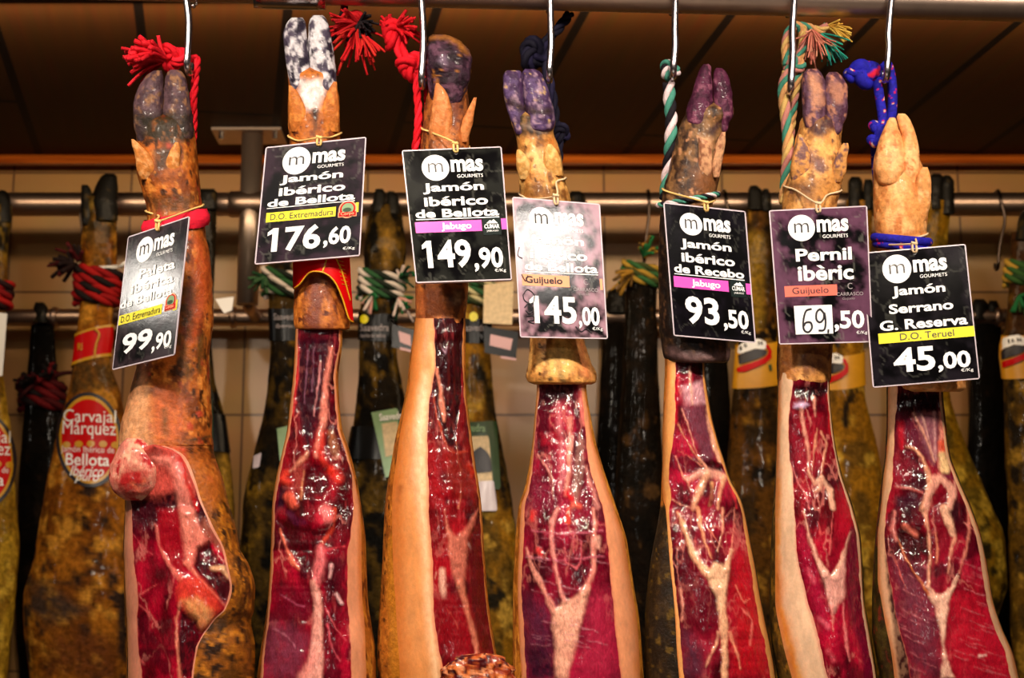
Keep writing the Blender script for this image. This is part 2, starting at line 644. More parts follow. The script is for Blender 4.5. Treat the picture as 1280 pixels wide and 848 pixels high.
def text_mesh(body, offset=0.0, shear=0.0):
    """letters as a flat mesh scaled to the unit square, v downwards; accents are drawn as slanted strokes"""
    plain = ''.join(ACC.get(ch, (ch,))[0] for ch in body)
    V, Fc = _glyphs(plain, offset, shear)
    for i, ch in enumerate(body):
        if ch == '1':
            g, _ = _glyphs('1', offset, 0)
            x1 = _glyphs(plain[:i + 1], offset, 0)[0][:, 0].max()
            x0, top = x1 - (g[:, 0].max() - g[:, 0].min()), g[:, 1].max()
            n = len(V)
            V = np.vstack([V, [(x0 - .13, top - .23), (x0 + .03, top - .16), (x0 + .03, top), (x0 - .02, top - .03), (x0 - .13, top - .12)]])
            Fc = Fc + [(n, n + 1, n + 2, n + 3, n + 4)]
        if ch in ACC:
            dr = ACC[ch][1]
            g, _ = _glyphs(ACC[ch][0], offset, 0)
            x1 = _glyphs(plain[:i + 1], offset, 0)[0][:, 0].max()
            cx = x1 - (g[:, 0].max() - g[:, 0].min()) / 2 + shear * .6
            top = g[:, 1].max()
            th = .05 + offset * 1.2
            q = np.array([(cx - dr * .07 - th, top + .05), (cx - dr * .07 + th, top + .05), (cx + dr * .10 + th, top + .21), (cx + dr * .10 - th, top + .21)])
            n = len(V)
            V = np.vstack([V, q])
            Fc = Fc + [(n, n + 1, n + 2, n + 3)]
    V = V - V.min(0)
    V = V / np.maximum(V.max(0), 1e-9)
    V[:, 1] = 1 - V[:, 1]
    return V, Fc


# ------------------------------------------------------------------ the setting
def struct(o):
    o['kind'] = 'structure'
    return o


def tile_material():
    m, N, L, b = new_mat('cream_wall_tiles')
    tc = N.new('ShaderNodeTexCoord')
    sp = N.new('ShaderNodeSeparateXYZ')
    cb = N.new('ShaderNodeCombineXYZ')
    L.new(tc.outputs['Object'], sp.inputs[0])
    L.new(sp.outputs[0], cb.inputs[0])
    L.new(sp.outputs[2], cb.inputs[1])
    br = N.new('ShaderNodeTexBrick')
    br.offset = 0.0
    br.squash = 1.0
    br.inputs['Scale'].default_value = 1.0
    br.inputs['Brick Width'].default_value = 0.2745
    br.inputs['Row Height'].default_value = 0.285
    br.inputs['Mortar Size'].default_value = 0.003
    br.inputs['Mortar Smooth'].default_value = 0.2
    br.inputs['Color1'].default_value = tuple(lin((200, 150, 90))) + (1,)
    br.inputs['Color2'].default_value = tuple(lin((188, 140, 80))) + (1,)
    br.inputs['Mortar'].default_value = tuple(lin((120, 84, 50))) + (1,)
    L.new(cb.outputs[0], br.inputs['Vector'])
    n = N.new('ShaderNodeTexNoise')
    n.inputs['Scale'].default_value = 7
    n.inputs['Detail'].default_value = 3
    L.new(tc.outputs['Object'], n.inputs['Vector'])
    mx = N.new('ShaderNodeMix')
    mx.data_type = 'RGBA'
    mx.blend_type = 'MULTIPLY'
    mx.inputs[0].default_value = 0.35
    L.new(br.outputs['Color'], mx.inputs[6])
    L.new(n.outputs['Color'], mx.inputs[7])
    L.new(mx.outputs[2], b.inputs['Base Color'])
    bp = N.new('ShaderNodeBump')
    bp.invert = True
    bp.inputs['Strength'].default_value = 0.5
    bp.inputs['Distance'].default_value = 0.003
    L.new(br.outputs['Fac'], bp.inputs['Height'])
    L.new(bp.outputs[0], b.inputs['Normal'])
    b.inputs['Roughness'].default_value = 0.3
    return m


def plank_material():
    m, N, L, b = new_mat('dark_ceiling_planks')
    tc = N.new('ShaderNodeTexCoord')
    mp = N.new('ShaderNodeMapping')
    mp.vector_type = 'POINT'
    mp.inputs['Rotation'].default_value = (0, 0, math.radians(80.5))
    L.new(tc.outputs['Object'], mp.inputs[0])
    br = N.new('ShaderNodeTexBrick')
    br.offset = 0.3
    br.inputs['Scale'].default_value = 1.0
    br.inputs['Brick Width'].default_value = 9.0
    br.inputs['Row Height'].default_value = 0.265
    br.inputs['Mortar Size'].default_value = 0.011
    br.inputs['Mortar Smooth'].default_value = 0.4
    br.inputs['Color1'].default_value = tuple(lin((72, 40, 14))) + (1,)
    br.inputs['Color2'].default_value = tuple(lin((60, 33, 11))) + (1,)
    br.inputs['Mortar'].default_value = tuple(lin((12, 5, 3))) + (1,)
    L.new(mp.outputs[0], br.inputs['Vector'])
    n = N.new('ShaderNodeTexNoise')
    mp2 = N.new('ShaderNodeMapping')
    mp2.inputs['Scale'].default_value = (1.2, 22, 1)
    L.new(mp.outputs[0], mp2.inputs[0])
    n.inputs['Scale'].default_value = 3
    n.inputs['Detail'].default_value = 6
    L.new(mp2.outputs[0], n.inputs['Vector'])
    mx = N.new('ShaderNodeMix')
    mx.data_type = 'RGBA'
    mx.blend_type = 'MULTIPLY'
    mx.inputs[0].default_value = 0.5
    L.new(br.outputs['Color'], mx.inputs[6])
    L.new(n.outputs['Color'], mx.inputs[7])
    L.new(mx.outputs[2], b.inputs['Base Color'])
    b.inputs['Roughness'].default_value = 0.6
    b.inputs['Specular IOR Level'].default_value = 0.1
    return m


def wood_material():
    m, N, L, b = new_mat('varnished_cornice_wood')
    tc = N.new('ShaderNodeTexCoord')
    mp = N.new('ShaderNodeMapping')
    mp.inputs['Scale'].default_value = (2, 40, 40)
    L.new(tc.outputs['Object'], mp.inputs[0])
    n = N.new('ShaderNodeTexNoise')
    n.inputs['Scale'].default_value = 2
    n.inputs['Detail'].default_value = 6
    L.new(mp.outputs[0], n.inputs['Vector'])
    cr = N.new('ShaderNodeValToRGB')
    cr.color_ramp.elements[0].color = tuple(lin((150, 66, 14))) + (1,)
    cr.color_ramp.elements[1].color = tuple(lin((214, 112, 34))) + (1,)
    cr.color_ramp.elements[0].position = 0.3
    cr.color_ramp.elements[1].position = 0.75
    L.new(n.outputs[0], cr.inputs[0])
    L.new(cr.outputs[0], b.inputs['Base Color'])
    b.inputs['Roughness'].default_value = 0.35
    return m


# joints of the tiles pass through x of pixel 303 and z of pixel row 519
j = P(303, 519, WALL_Y)
mb = MB()
mb.box(-2.2, 2.2, WALL_Y, WALL_Y + 0.08, 0.0, CEIL_Z)
struct(mb.build('wall_back', tile_material(), smooth=False, origin=(j[0], WALL_Y, j[2])))
mb = MB()
mb.box(-3.6, 3.6, -2.2, WALL_Y + 0.08, CEIL_Z, CEIL_Z + 0.05)
struct(mb.build('ceiling', plank_material(), smooth=False, origin=(0.02, 3.6, CEIL_Z)))
mb = MB()
mb.box(-3.6, 3.6, -2.2, WALL_Y + 0.08, -0.06, 0.0)
struct(mb.build('floor', plain_mat('grey_floor', (70, 55, 45), rough=0.5, noise=0.2), smooth=False, origin=(0, 1, -0.03)))
prof = [(3.849, 158), (3.80, 164), (3.80, 179), (3.785, 180.5), (3.782, 182.5), (3.786, 184.5), (3.82, 186), (3.822, 191), (3.79, 193),
        (3.778, 196), (3.775, 200), (3.78, 204), (3.80, 206.5), (3.849, 207.5)]
pp = [(d, P(640, y, d)[2]) for d, y in prof]
V = [(x, d, z) for x in (-2.2, 2.2) for d, z in pp]
n = len(pp)
Fc = [(i, i + 1, n + i + 1, n + i) for i in range(n - 1)] + [tuple(range(n)), tuple(reversed(range(n, 2 * n)))]
struct(build('trim_1', V, Fc, wood_material(), smooth=False))

# ------------------------------------------------------------------ rails
RAIL_R = 0.0235


def rail_c(px):
    """centre of the near rail above / behind pixel column px"""
    d = front_d(px)
    bot = np.interp(px, [-80, 0, 320, 640, 960, 1280, 1360], [-3, -0.5, 12, 20.5, 26.5, 30.5, 31.5])
    return P(px, bot - RAIL_R * F_PX / d * 1.04, d)


t_rail = thing('hanging_rail', 'thick polished steel tube across the top holding the carved hams', 'rail', rail_c(640))
mb = MB()
a, b = rail_c(-90), rail_c(1370)
mb.tube(np.linspace(a, b, 40), RAIL_R, 40)
mb.build('tube', M['rail'], t_rail)
mb = MB()
a, b = rail_c(318), rail_c(407)
path = np.linspace(a, b, 8)
mb.tube(path, [RAIL_R + .0003] + [RAIL_R + .0012] * 6 + [RAIL_R + .0003], 40)
mb.build('sleeve', M['steel'], t_rail)
mb = MB()
c = rail_c(243)
mb.tube([c + [0, -.004, -RAIL_R - .002], c + [0, -.004, -RAIL_R - .006]], [.0035, .0035], 10)
mb.tube([c + [.004, -.004, -RAIL_R + .004], c + [.004, -.004, -RAIL_R - .003]], [.002, .002], 8)
mb.build('set_screw', M['steel'], t_rail)

B_R = 0.0262
bz = P(640, 255.5, BACK_D)[2]
L_R = 0.0195
lz = P(640, 397, LOW_D)[2]
t_back = thing('back_rail', 'steel tube rail at mid height behind the carved hams, holding the whole hams', 'rail', (0, BACK_D, bz))
mb = MB()
mb.tube(np.linspace((-1.6, BACK_D, bz), (1.6, BACK_D, bz), 30), B_R, 36)
mb.build('tube', M['rail_back'], t_back)
x0, x1 = P(287, 255, BACK_D)[0], P(331, 255, BACK_D)[0]
mb = MB()
mb.tube([(x0, BACK_D, bz), (x0 + .002, BACK_D, bz), (x1 - .002, BACK_D, bz), (x1, BACK_D, bz)], [B_R, B_R + .003, B_R + .003, B_R], 36)
mb.build('tee_collar', M['rail_back'], t_back)
xp = P(313, 255, BACK_D)[0]
zt = CEIL_Z - 0.0075
mb = MB()
mb.tube([(xp, BACK_D, lz), (xp, BACK_D, zt)], [0.0235, 0.0235], 32)
mb.build('post', M['zinc'], t_back)
mb = MB()
mb.tube([(xp, BACK_D, lz + .02), (xp, BACK_D + .03, lz), (xp, LOW_D, lz)], [0.014] * 3, 16)
mb.build('bracket_arm', M['rail_back'], t_back)
mb = MB()
xa, xb = P(269, 150, BACK_D)[0], P(355, 150, BACK_D)[0]
mb.box(xa, xb, BACK_D - .045, BACK_D + .06, zt, zt + .006)
fl = mb.build('ceiling_flange', M['zinc'], t_back, smooth=False)
mb = MB()
for bx in (277, 344):
    q = P(bx, 159, BACK_D - .02)
    mb.tube([(q[0], BACK_D - .02, zt + .002), (q[0], BACK_D - .02, zt - .014)], [.006, .006], 6)
mb.build('bolt', M['steel'], fl, smooth=False)
ceil_gap = CEIL_Z - zt
if ceil_gap > 0.01:
    mb = MB()
    mb.box(xa + .02, xb - .02, BACK_D - .03, BACK_D + .045, zt + .006, CEIL_Z)
    mb.build('spacer_block', plain_mat('dark_wood_block', (38, 24, 12), rough=0.6), t_back, smooth=False)

t_low = thing('low_rail', 'thin lower steel tube rail near the tiled wall below the back rail', 'rail', (0, LOW_D, lz))
mb = MB()
mb.tube(np.linspace((-1.6, LOW_D, lz), (1.6, LOW_D, lz), 30), L_R, 30)
mb.build('tube', M['rail_back'], t_low)
for px in (69, 292, 801, 1246):
    x = P(px, 397, LOW_D)[0]
    mb = MB()
    mb.tube([(x - .008, LOW_D, lz), (x - .006, LOW_D, lz), (x + .006, LOW_D, lz), (x + .008, LOW_D, lz)], [L_R, L_R + .004, L_R + .004, L_R], 30)
    mb.build('clamp_ring', M['rail_back'], t_low)
for px in (-90, 1370):
    x = P(px, 397, LOW_D)[0]
    mb = MB()
    mb.tube([(x, LOW_D, lz), (x, WALL_Y - .001, lz)], [.012, .012], 16)
    mb.tube([(x, WALL_Y - .006, lz), (x, WALL_Y, lz)], [.03, .03], 24)
    mb.build('wall_bracket', M['rail_back'], t_low)


def s_hook(px_top, pts, d, centre, rr, rad, label, mat='hook', gname=None):
    """hook wire: round the top of a rail, then down through the traced pixels, curling back at the foot"""
    x = P(px_top, 300, d)[0] if centre is None else centre[0]
    c = np.array([x, centre[1], centre[2]])
    R = rr + rad
    path = []
    for ang in np.linspace(math.radians(-20), math.radians(180), 14):
        path.append(c + [0, R * math.cos(ang), R * math.sin(ang)])
    dd = c[1] - R
    q = P(pts[-1][0], pts[-1][1], dd)
    for (a, b) in pts[:-1]:
        path.append(P(a, b, dd))
    r2 = 0.013
    for ang in np.linspace(math.radians(180), math.radians(375), 9):
        path.append(q + [0, r2 + r2 * math.cos(ang), r2 * math.sin(ang)])
    mb = MB()
    mb.tube(resample(path, 0.004), rad, 10)
    o = mb.build('meat_hook', M[mat], smooth=True)
    tag(o, label, 'hook', gname)
    return o


HK = 'steel hooks on the near rail'
for px, pts, lb in (
    (234, [(235.5, 18), (236.0, 43), (234, 74)], 'leftmost steel hook on the near rail, holding the frayed red rope'),
    (527, [(528.5, 26), (529.0, 56), (527, 92)], 'steel hook on the near rail beside the curled dark hoof'),
    (687, [(688.5, 32), (689.0, 55), (687, 84)], 'steel hook on the near rail in front of the navy rope'),
    (842, [(843.5, 36), (844.0, 55), (842, 80)], 'steel hook on the near rail holding the green and white twisted rope'),
    (989, [(990.5, 38), (991.0, 65), (989, 99)], 'steel hook on the near rail holding the faded multicoloured rope with frayed ends'),
    (1109, [(1110.5, 40), (1111.0, 59), (1109, 84)], 'steel hook on the near rail holding the blue flecked rope'),
):
    s_hook(px, pts, front_d(px), rail_c(px), RAIL_R, 0.0046, lb, gname=HK)


# ------------------------------------------------------------------ carved hams of the near row
FAT = (242, 190, 156)
PINKFAT = (226, 120, 100)
TEND = (226, 158, 138)
DARK = (36, 4, 12)
MAROON = (84, 7, 24)
CRIM = (158, 12, 36)
RED = (192, 16, 30)
PURP = (96, 36, 58)
ORANGE = (200, 104, 34)


def leg(parent, table, d, kf, kb, cut_grad, layers, fat_col, rind_paint, fat_layers=(), seed=1, marb=0.5, bulge=0.3, y_end=965, streak=(16, 40), match=None, rim_col=(200, 112, 46)):
    ys = [r[0] for r in table]
    y = np.arange(ys[0], y_end, 1.7)
    cols6 = [smooth_interp(y, ys, [r[i] for r in table]) for i in range(1, 7)]
    for i in range(1, 6):
        cols6[i] = np.maximum(cols6[i], cols6[i - 1] + 0.3)
    L, fL, cL, cR, fR, R = cols6
    # organic wander of the inner boundaries
    wob = lambda s, a: a * 2 * (fbm(y / 16.0, 0 * y, s, seed, 3) - .5)
    cL = np.clip(cL + wob(1.5, 1.6), fL + .2, cR - 4)
    cR = np.clip(cR + wob(7.5, 1.6), cL + 3, fR - .2)
    c, w = (L + R) / 2, (R - L) / 2
    m = d / F_PX

    def prof(px):
        s = np.clip(np.abs(px - c[:, None]) / w[:, None], 0, 1)
        own = kf * w[:, None] * m * (1 - s ** 2.3) ** (1 / 2.3)
        if match:
            lf, y0, y1, _ = match
            ls = lf.surf(px, np.broadcast_to(y[:, None], px.shape))
            k = sstep(y0, y1, y)[:, None]
            own = own * k + (d - ls[..., 1]) * (1 - k)
        return own

    def lerp(a, b, nn, ease=True):
        t = np.linspace(0, 1, nn)
        return a[:, None] + (b - a)[:, None] * t[None, :]

    pyc = lambda px: np.broadcast_to(y[:, None], px.shape)
    # the cut face
    nC = 104
    pc = lerp(cL, cR, nC)
    t = np.linspace(0, 1, nC)[None, :]
    dl, dr = prof(cL[:, None]), prof(cR[:, None])
    dep = dl + (dr - dl) * t + bulge * kf * w[:, None] * m * (1 - (2 * t - 1) ** 2)
    X, Y = pc, pyc(pc)
    gy = [g[0] for g in cut_grad]
    base = np.stack([np.interp(Y, gy, [lin(g[1])[i] for g in cut_grad]) for i in range(3)], -1)
    n1 = fbm(X / streak[0], Y / streak[1], 0, seed, 5)
    n2 = fbm(X / 5.5, Y / 30, 0.7, seed + 12, 4)
    n3 = fbm(X / 26, Y / 34, 5.0, seed + 13, 3)
    base = base * (np.clip(0.15 + 2.3 * (n1 - .22), .18, 1.5) * (0.72 + .56 * n2))[..., None]
    dk = sstep(.54, .68, n3)[..., None] * .7
    base = base * (1 - dk) + lin((44, 4, 16)) * dk
    lt = sstep(.60, .74, n2)[..., None] * .22
    base = base * (1 - lt) + lin((210, 70, 76)) * lt
    # marbling threads
    rg = 1 - np.abs(2 * fbm(X / 20, Y / 42, 3.3, seed + 4, 5) - 1)
    mk = marb * sstep(0.93, 0.99, rg) * sstep(0.42, 0.6, fbm(X / 30, Y / 50, 8.1, seed + 6, 3))
    base = base * (1 - mk[..., None]) + lin((215, 120, 110)) * mk[..., None]
    hg = 1.6 * (fbm(X / 10, Y / 18, 1.0, seed + 8, 4) - .5) * 2
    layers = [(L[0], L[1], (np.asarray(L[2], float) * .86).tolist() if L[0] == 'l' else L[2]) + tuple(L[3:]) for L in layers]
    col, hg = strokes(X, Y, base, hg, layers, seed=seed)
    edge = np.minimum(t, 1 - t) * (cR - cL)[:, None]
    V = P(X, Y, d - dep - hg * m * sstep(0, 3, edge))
    build('cut_face', V, grid_faces(len(y), nC), M['meat'], parent, col)
    # fat edges
    mbf = MB()
    for a, b in ((fL, cL), (cR, fR)):
        nf = 26
        pf = lerp(a, b, nf)
        Yf = pyc(pf)
        cf = np.broadcast_to(lin(fat_col), pf.shape + (3,)).copy()
        nn = fbm(pf / 9, Yf / 26, 0, seed + 2, 4)
        cf = cf * (0.62 + 0.46 * nn)[..., None]
        cf, _ = strokes(pf, Yf, cf, 0 * pf, fat_layers, seed=seed)
        # the fat melts into red next to the meat and into the rind outside
        tt = np.linspace(0, 1, nf)[None, :]
        inner = (1 - tt) if a is cR else tt
        ow = sstep(.55, 1.05, 1 - inner + .5 * (nn - .5))[..., None] * .8
        cf = cf * (1 - ow) + lin(rim_col) * ow
        e = sstep(0.9, 1.0, inner + 0.08 * (nn - .5))[..., None] * 0.5
        cf = cf * (1 - e) + lin((206, 60, 60)) * e
        Vf = P(pf, Yf, d - prof(pf))
        mbf.add(Vf, grid_faces(len(y), nf), cf.reshape(-1, 3))
    mbf.build('fat_layer', M['fat'], parent)
    # rind: right outer strip, round the back, left outer strip
    nS, nB = 14, 40
    pr = lerp(fR, R, nS)
    pl = lerp(L, fL, nS)
    a = np.linspace(0, np.pi, nB + 2)[1:-1]
    pb = c[:, None] + w[:, None] * np.cos(a)[None, :]
    db = -kb * w[:, None] * m * np.sin(a)[None, :]
    px = np.hstack([pr, pb, pl])
    dp = np.hstack([prof(pr), db, prof(pl)])
    front = np.hstack([np.ones_like(pr, bool), np.zeros_like(pb, bool), np.ones_like(pl, bool)])
    Yr = pyc(px)
    lump = 1.5 * (fbm(px / 12, Yr / 14, dp / m / 12, seed + 5, 4) - .5) * m
    colr = rind_paint(px, Yr, front, dp / m)
    if match:
        k = sstep(match[1], match[2] + 10, Yr + 16 * (fbm(px / 9, Yr / 9, 0, 3, 3) - .5))
        lump = lump * sstep(match[1], match[2], Yr)
        colr = colr * k[..., None] + match[3](px, Yr, front, dp / m) * (1 - k[..., None])
    V = P(px, Yr, d - dp - lump).reshape(-1, 3)
    nc = px.shape[1]
    Fc = grid_faces(len(y), nc)
    o = build('rind', V, Fc, M['rind'], parent, colr)
    # closed foot of the ham, out of the picture below
    allx = np.concatenate([pr[-1], pb[-1], pl[-1], lerp(fL, cL, 8)[-1], pc[-1], lerp(cR, fR, 8)[-1]])
    alld = np.concatenate([dp[-1], lerp(prof(fL[:, None])[:, 0], dl[:, 0], 8)[-1], dep[-1], lerp(dr[:, 0], prof(fR[:, None])[:, 0], 8)[-1]])
    ring = P(allx, y[-1], d - alld)
    V0 = np.vstack([ring, ring.mean(0) - [0, 0, 0.03]])
    k = len(ring)
    build('foot_end', V0, [(i, (i + 1) % k, k) for i in range(k)], M['rind'], parent, np.tile(lin((110, 60, 25)), (k + 1, 1)))
    return lambda q, yy: None


def toes(parent, defs, d, pnt, k=0.85, name='toe', mat='hoof', label=None, lump=0.10, out=0.0, seed=3):
    for i, rows in enumerate(defs):
        y1, l1, r1 = rows[-1]
        c1, w1 = (l1 + r1) / 2, (r1 - l1) / 2
        if name == 'toe':
            rows = list(rows) + [(y1 + 6, c1 - w1 * .86, c1 + w1 * .86), (y1 + 10, c1 - w1 * .55, c1 + w1 * .55), (y1 + 11.5, c1 - w1 * .3, c1 + w1 * .3)]
        lf = Loft(rows, d - out - (.011 if name == 'toe' else .013), k=k, p=2.2, step=1.5, nc=40, lump=lump, lfreq=0.12, seed=seed + i, lean=(.004 if name == 'toe' else .020))
        o = lf.mesh(name, M[mat], parent, pnt)
        if label:
            o['label'] = label


def front_ham(label, px_mid):
    d = front_d(px_mid)
    base = P(px_mid, 965, d)
    return thing('cured_ham', label, 'ham', base, 'carved hams on the near rail'), d


SL = {}   # skin sleeves by ham number, used for ropes and tag strings

# ---- ham 1: shoulder with the brown hairy shank
h, d = front_ham('brown shoulder ham with a knuckle of bone under the tilted 99,90 tag', 225)
pt = mottle((176, 92, 30), [((120, 58, 20), .52, .10, 1.2), ((206, 126, 52), .60, .06, 2.0), ((64, 32, 14), .62, .05, 1.6), ((170, 60, 34), .66, .05, 1.0)], 11,
            layers=[('p', Z('A0', (665, 560), (960, 560), (960, 700), (860, 730), (690, 690)), 0, (44, 32, 16), 6),
                    ('p', Z('A0', (755, 750), (865, 740), (840, 848), (780, 848)), 0, (70, 48, 34), 4),
                    ('p', Z('B0', (740, 130), (980, 120), (960, 215), (760, 220)), 0, (96, 56, 24), 8),
                    ('l', Z('B0', (985, 330), (1020, 480), (1000, 640), (960, 848)), [10, 22, 20, 14], (176, 76, 34), 8),
                    ('p', Z('B0', (890, 560), (980, 600), (960, 848), (890, 848)), 0, (74, 46, 20), 8),
                    ('p', Z('C0', (690, 130), (740, 250), (755, 520), (700, 590), (560, 640), (545, 600), (610, 400)), 0, (220, 158, 112), 13),
                    ('p', Z('C0', (770, 240), (900, 240), (930, 460), (860, 520), (770, 520)), 0, (196, 96, 50), 10),
                    ('l', Z('C0', (820, 360), (830, 470)), [8, 6], (90, 62, 28), 5),
                    ('l', Z('C0', (890, 0), (940, 180)), [14, 10], (92, 60, 24), 6),
                    ('l', Z('C0', (1010, 0), (1000, 160)), [10, 6], (104, 66, 26), 5),
                    ('l', Z('C0', (940, 510), (1050, 490)), 3, (60, 40, 20), 2),
                    ('l', Z('C0', (740, 560), (800, 590), (860, 550), (910, 560), (930, 600)), [8, 9, 7, 7, 6], (206, 70, 50), 4), ('l', Z('C0', (600, 560), (700, 560), (770, 580)), [14, 14, 10], (238, 190, 160), 7)])
s1 = Loft([(150, 172, 240), (158, 169, 242), (172, 170, 244), (187, 171, 246), (212, 171, 248), (240, 178, 251), (262, 184, 254), (280, 184, 256), (295, 183, 257), (312, 182, 261),
           (352, 182, 265), (400, 178, 267), (424, 176, 264), (459, 170, 262), (499, 160, 264), (544, 149, 266), (557.5, 148, 267)], d, k=0.87, p=2.3, step=1.6, nc=110, lump=0.04, lfreq=.06, seed=4, dome=True)
s1.mesh('shank', M['rind'], h, pt)
SL[1] = s1
hp = mottle((92, 68, 74), [((66, 46, 52), .5, .08, 2), ((130, 92, 66), .60, .06, 2.4)], 21,
            layers=[('p', Z('A0', (660, 570), (960, 560), (960, 690), (690, 700)), 0, (34, 27, 18), 8)])
toes(h, [[(88, 193, 202), (92, 186, 203), (100, 179, 204), (112, 172, 204), (135, 166, 204), (157, 167, 204), (172, 171, 204)],
         [(87, 214, 222), (90, 209, 228), (100, 206, 233), (125, 204, 237), (150, 203, 241), (170, 203, 242)]], d - .004, hp, label='blunt grey brown hoof toe')
toes(h, [[(174, 164, 167), (182, 165, 176), (192, 168, 186), (212, 171, 194), (225, 176, 190)], [(178, 219, 223), (186, 214, 226), (196, 209, 226), (210, 205, 226), (225, 207, 221)]],
     d - .028, mottle((196, 120, 56), [((226, 160, 100), .55, .08, 3)], 22), k=0.6, name='dewclaw', mat='rind')
T1 = [(556, 148, 185, 188, 196, 199, 267), (562, 148, 168, 174, 214, 218, 267), (572, 148, 153, 160, 228, 232, 269), (600, 154, 156, 160, 240, 244, 279), (626, 156, 157, 164, 249, 252, 285),
      (660, 155, 156, 166, 264, 267, 295), (686, 154, 155, 167, 277, 280, 300), (708, 155, 156, 168, 282, 285, 312), (736, 155, 157, 172, 287, 290, 319),
      (762, 157, 158, 173, 280, 282, 318), (776, 158, 159, 172, 266, 268, 314), (811, 158, 160, 173, 245, 247, 319), (848, 158, 160, 178, 240, 242, 318), (970, 160, 162, 182, 238, 240, 312)]
L1 = [('p', [(150, 540), (236, 545), (248, 600), (236, 628), (160, 628)], 0, (206, 80, 70), 5, 2),
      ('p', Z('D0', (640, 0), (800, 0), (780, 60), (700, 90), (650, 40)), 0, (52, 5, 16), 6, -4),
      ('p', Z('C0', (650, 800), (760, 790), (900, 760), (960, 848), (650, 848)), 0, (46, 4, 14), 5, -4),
      ('p', Z('D0', (790, 0), (900, 0), (930, 270), (940, 300), (880, 330), (800, 200)), 0, (150, 10, 26), 5, 0),
      ('l', Z('D0', (780, 80), (800, 190), (850, 290), (900, 350)), [3, 4, 7, 10], (224, 112, 100), 2, 1),
      ('p', Z('D0', (895, 0), (960, 0), (1010, 100), (1050, 160), (990, 200), (970, 290), (930, 280)), 0, (232, 130, 112), 4, 2),
      ('l', Z('C0', (760, 590), (850, 620), (900, 690), (930, 848)), [8, 14, 18, 20], (230, 130, 116), 5, 3),
      ('l', Z('C0', (900, 580), (930, 700), (985, 848)), [8, 5, 6], (200, 24, 24), 3, 2),
      ('l', Z('D0', (930, 270), (1000, 350), (1080, 440), (1135, 500)), [9, 5, 4, 3], (228, 120, 100), 2, 1.5),
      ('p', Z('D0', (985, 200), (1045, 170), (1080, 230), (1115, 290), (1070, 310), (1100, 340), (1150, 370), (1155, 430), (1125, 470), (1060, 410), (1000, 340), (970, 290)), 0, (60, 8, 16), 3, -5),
      ('l', Z('D0', (1060, 300), (1115, 300), (1140, 340)), [7, 9, 5], (236, 176, 130), 3, 2),
      ('p', Z('D0', (1010, 40), (1080, 60), (1120, 130), (1110, 220), (1060, 170), (1010, 110)), 0, (150, 80, 64), 4, 0),
      ('p', Z('D0', (900, 350), (1000, 340), (1090, 450), (1110, 510), (1080, 560), (1010, 600), (960, 540), (900, 490), (885, 400)), 0, (214, 60, 44), 6, 3),
      ('p', Z('D0', (910, 460), (980, 440), (1050, 500), (1080, 560), (1010, 600), (950, 540)), 0, (226, 150, 92), 6, 2),
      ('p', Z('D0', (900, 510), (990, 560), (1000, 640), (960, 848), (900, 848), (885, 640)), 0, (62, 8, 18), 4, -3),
      ('l', Z('D0', (900, 470), (880, 560), (885, 700), (900, 848)), [4, 3, 4, 5], (226, 130, 104), 2, 1),
      ('l', Z('D0', (700, 430), (780, 380)), [2, 1], (222, 90, 90), 1.5, .5), ('l', Z('D0', (690, 480), (740, 520), (760, 560)), [2, 1.5], (216, 80, 84), 1.5, .5),
      ('l', Z('D0', (650, 110), (700, 180), (760, 230)), 1.6, (206, 70, 80), 1.5, .3), ('l', Z('D0', (690, 740), (720, 780), (700, 760)), 2, (220, 90, 90), 1.5, .5),
      ('l', Z('D0', (690, 590), (680, 690), (690, 800)), [2, 1], (220, 90, 90), 1.5, .4)]
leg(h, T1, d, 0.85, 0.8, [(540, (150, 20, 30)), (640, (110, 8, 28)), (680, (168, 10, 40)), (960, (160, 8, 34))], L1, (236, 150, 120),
    mottle((150, 84, 22), [((92, 52, 14), .5, .09, 1.3), ((190, 116, 30), .60, .06, 2.0), ((46, 24, 10), .62, .04, 1.5)], 13,
           layers=[('p', [(225, 540), (275, 540), (284, 600), (262, 640), (240, 600)], 0, (176, 92, 32), 14),('l', Z('D0', (1040, 600), (1180, 560), (1240, 420)), [10, 14, 8], (52, 30, 10), 7), ('l', Z('D0', (1200, 350), (1190, 520)), [4, 4], (70, 40, 12), 5)]),
    seed=101, bulge=0.25, match=(s1, 557, 600, pt), rim_col=(226, 150, 110))
# knuckle of the shoulder blade at the left of the cut
kn = Loft([(548, 158, 186), (556, 150, 196), (570, 144, 204), (585, 138, 206), (600, 136, 205), (612, 140, 199), (620, 147, 190), (626, 156, 178)], d - .035, k=0.75, step=1.4, nc=64, lump=0.12, lfreq=.07, seed=8)
kn.mesh('knuckle', M['meat'], h, mottle((222, 130, 112), [((236, 176, 146), .55, .08, 1.3), ((180, 40, 44), .60, .06, 1.6)], 31,
        layers=[('p', Z('C0', (640, 640), (740, 660), (740, 760), (650, 800), (590, 760), (560, 700)), 0, (166, 34, 34), 8),
                ('l', Z('C0', (660, 720), (700, 760), (720, 700)), [4, 3], (226, 110, 80), 3)]))

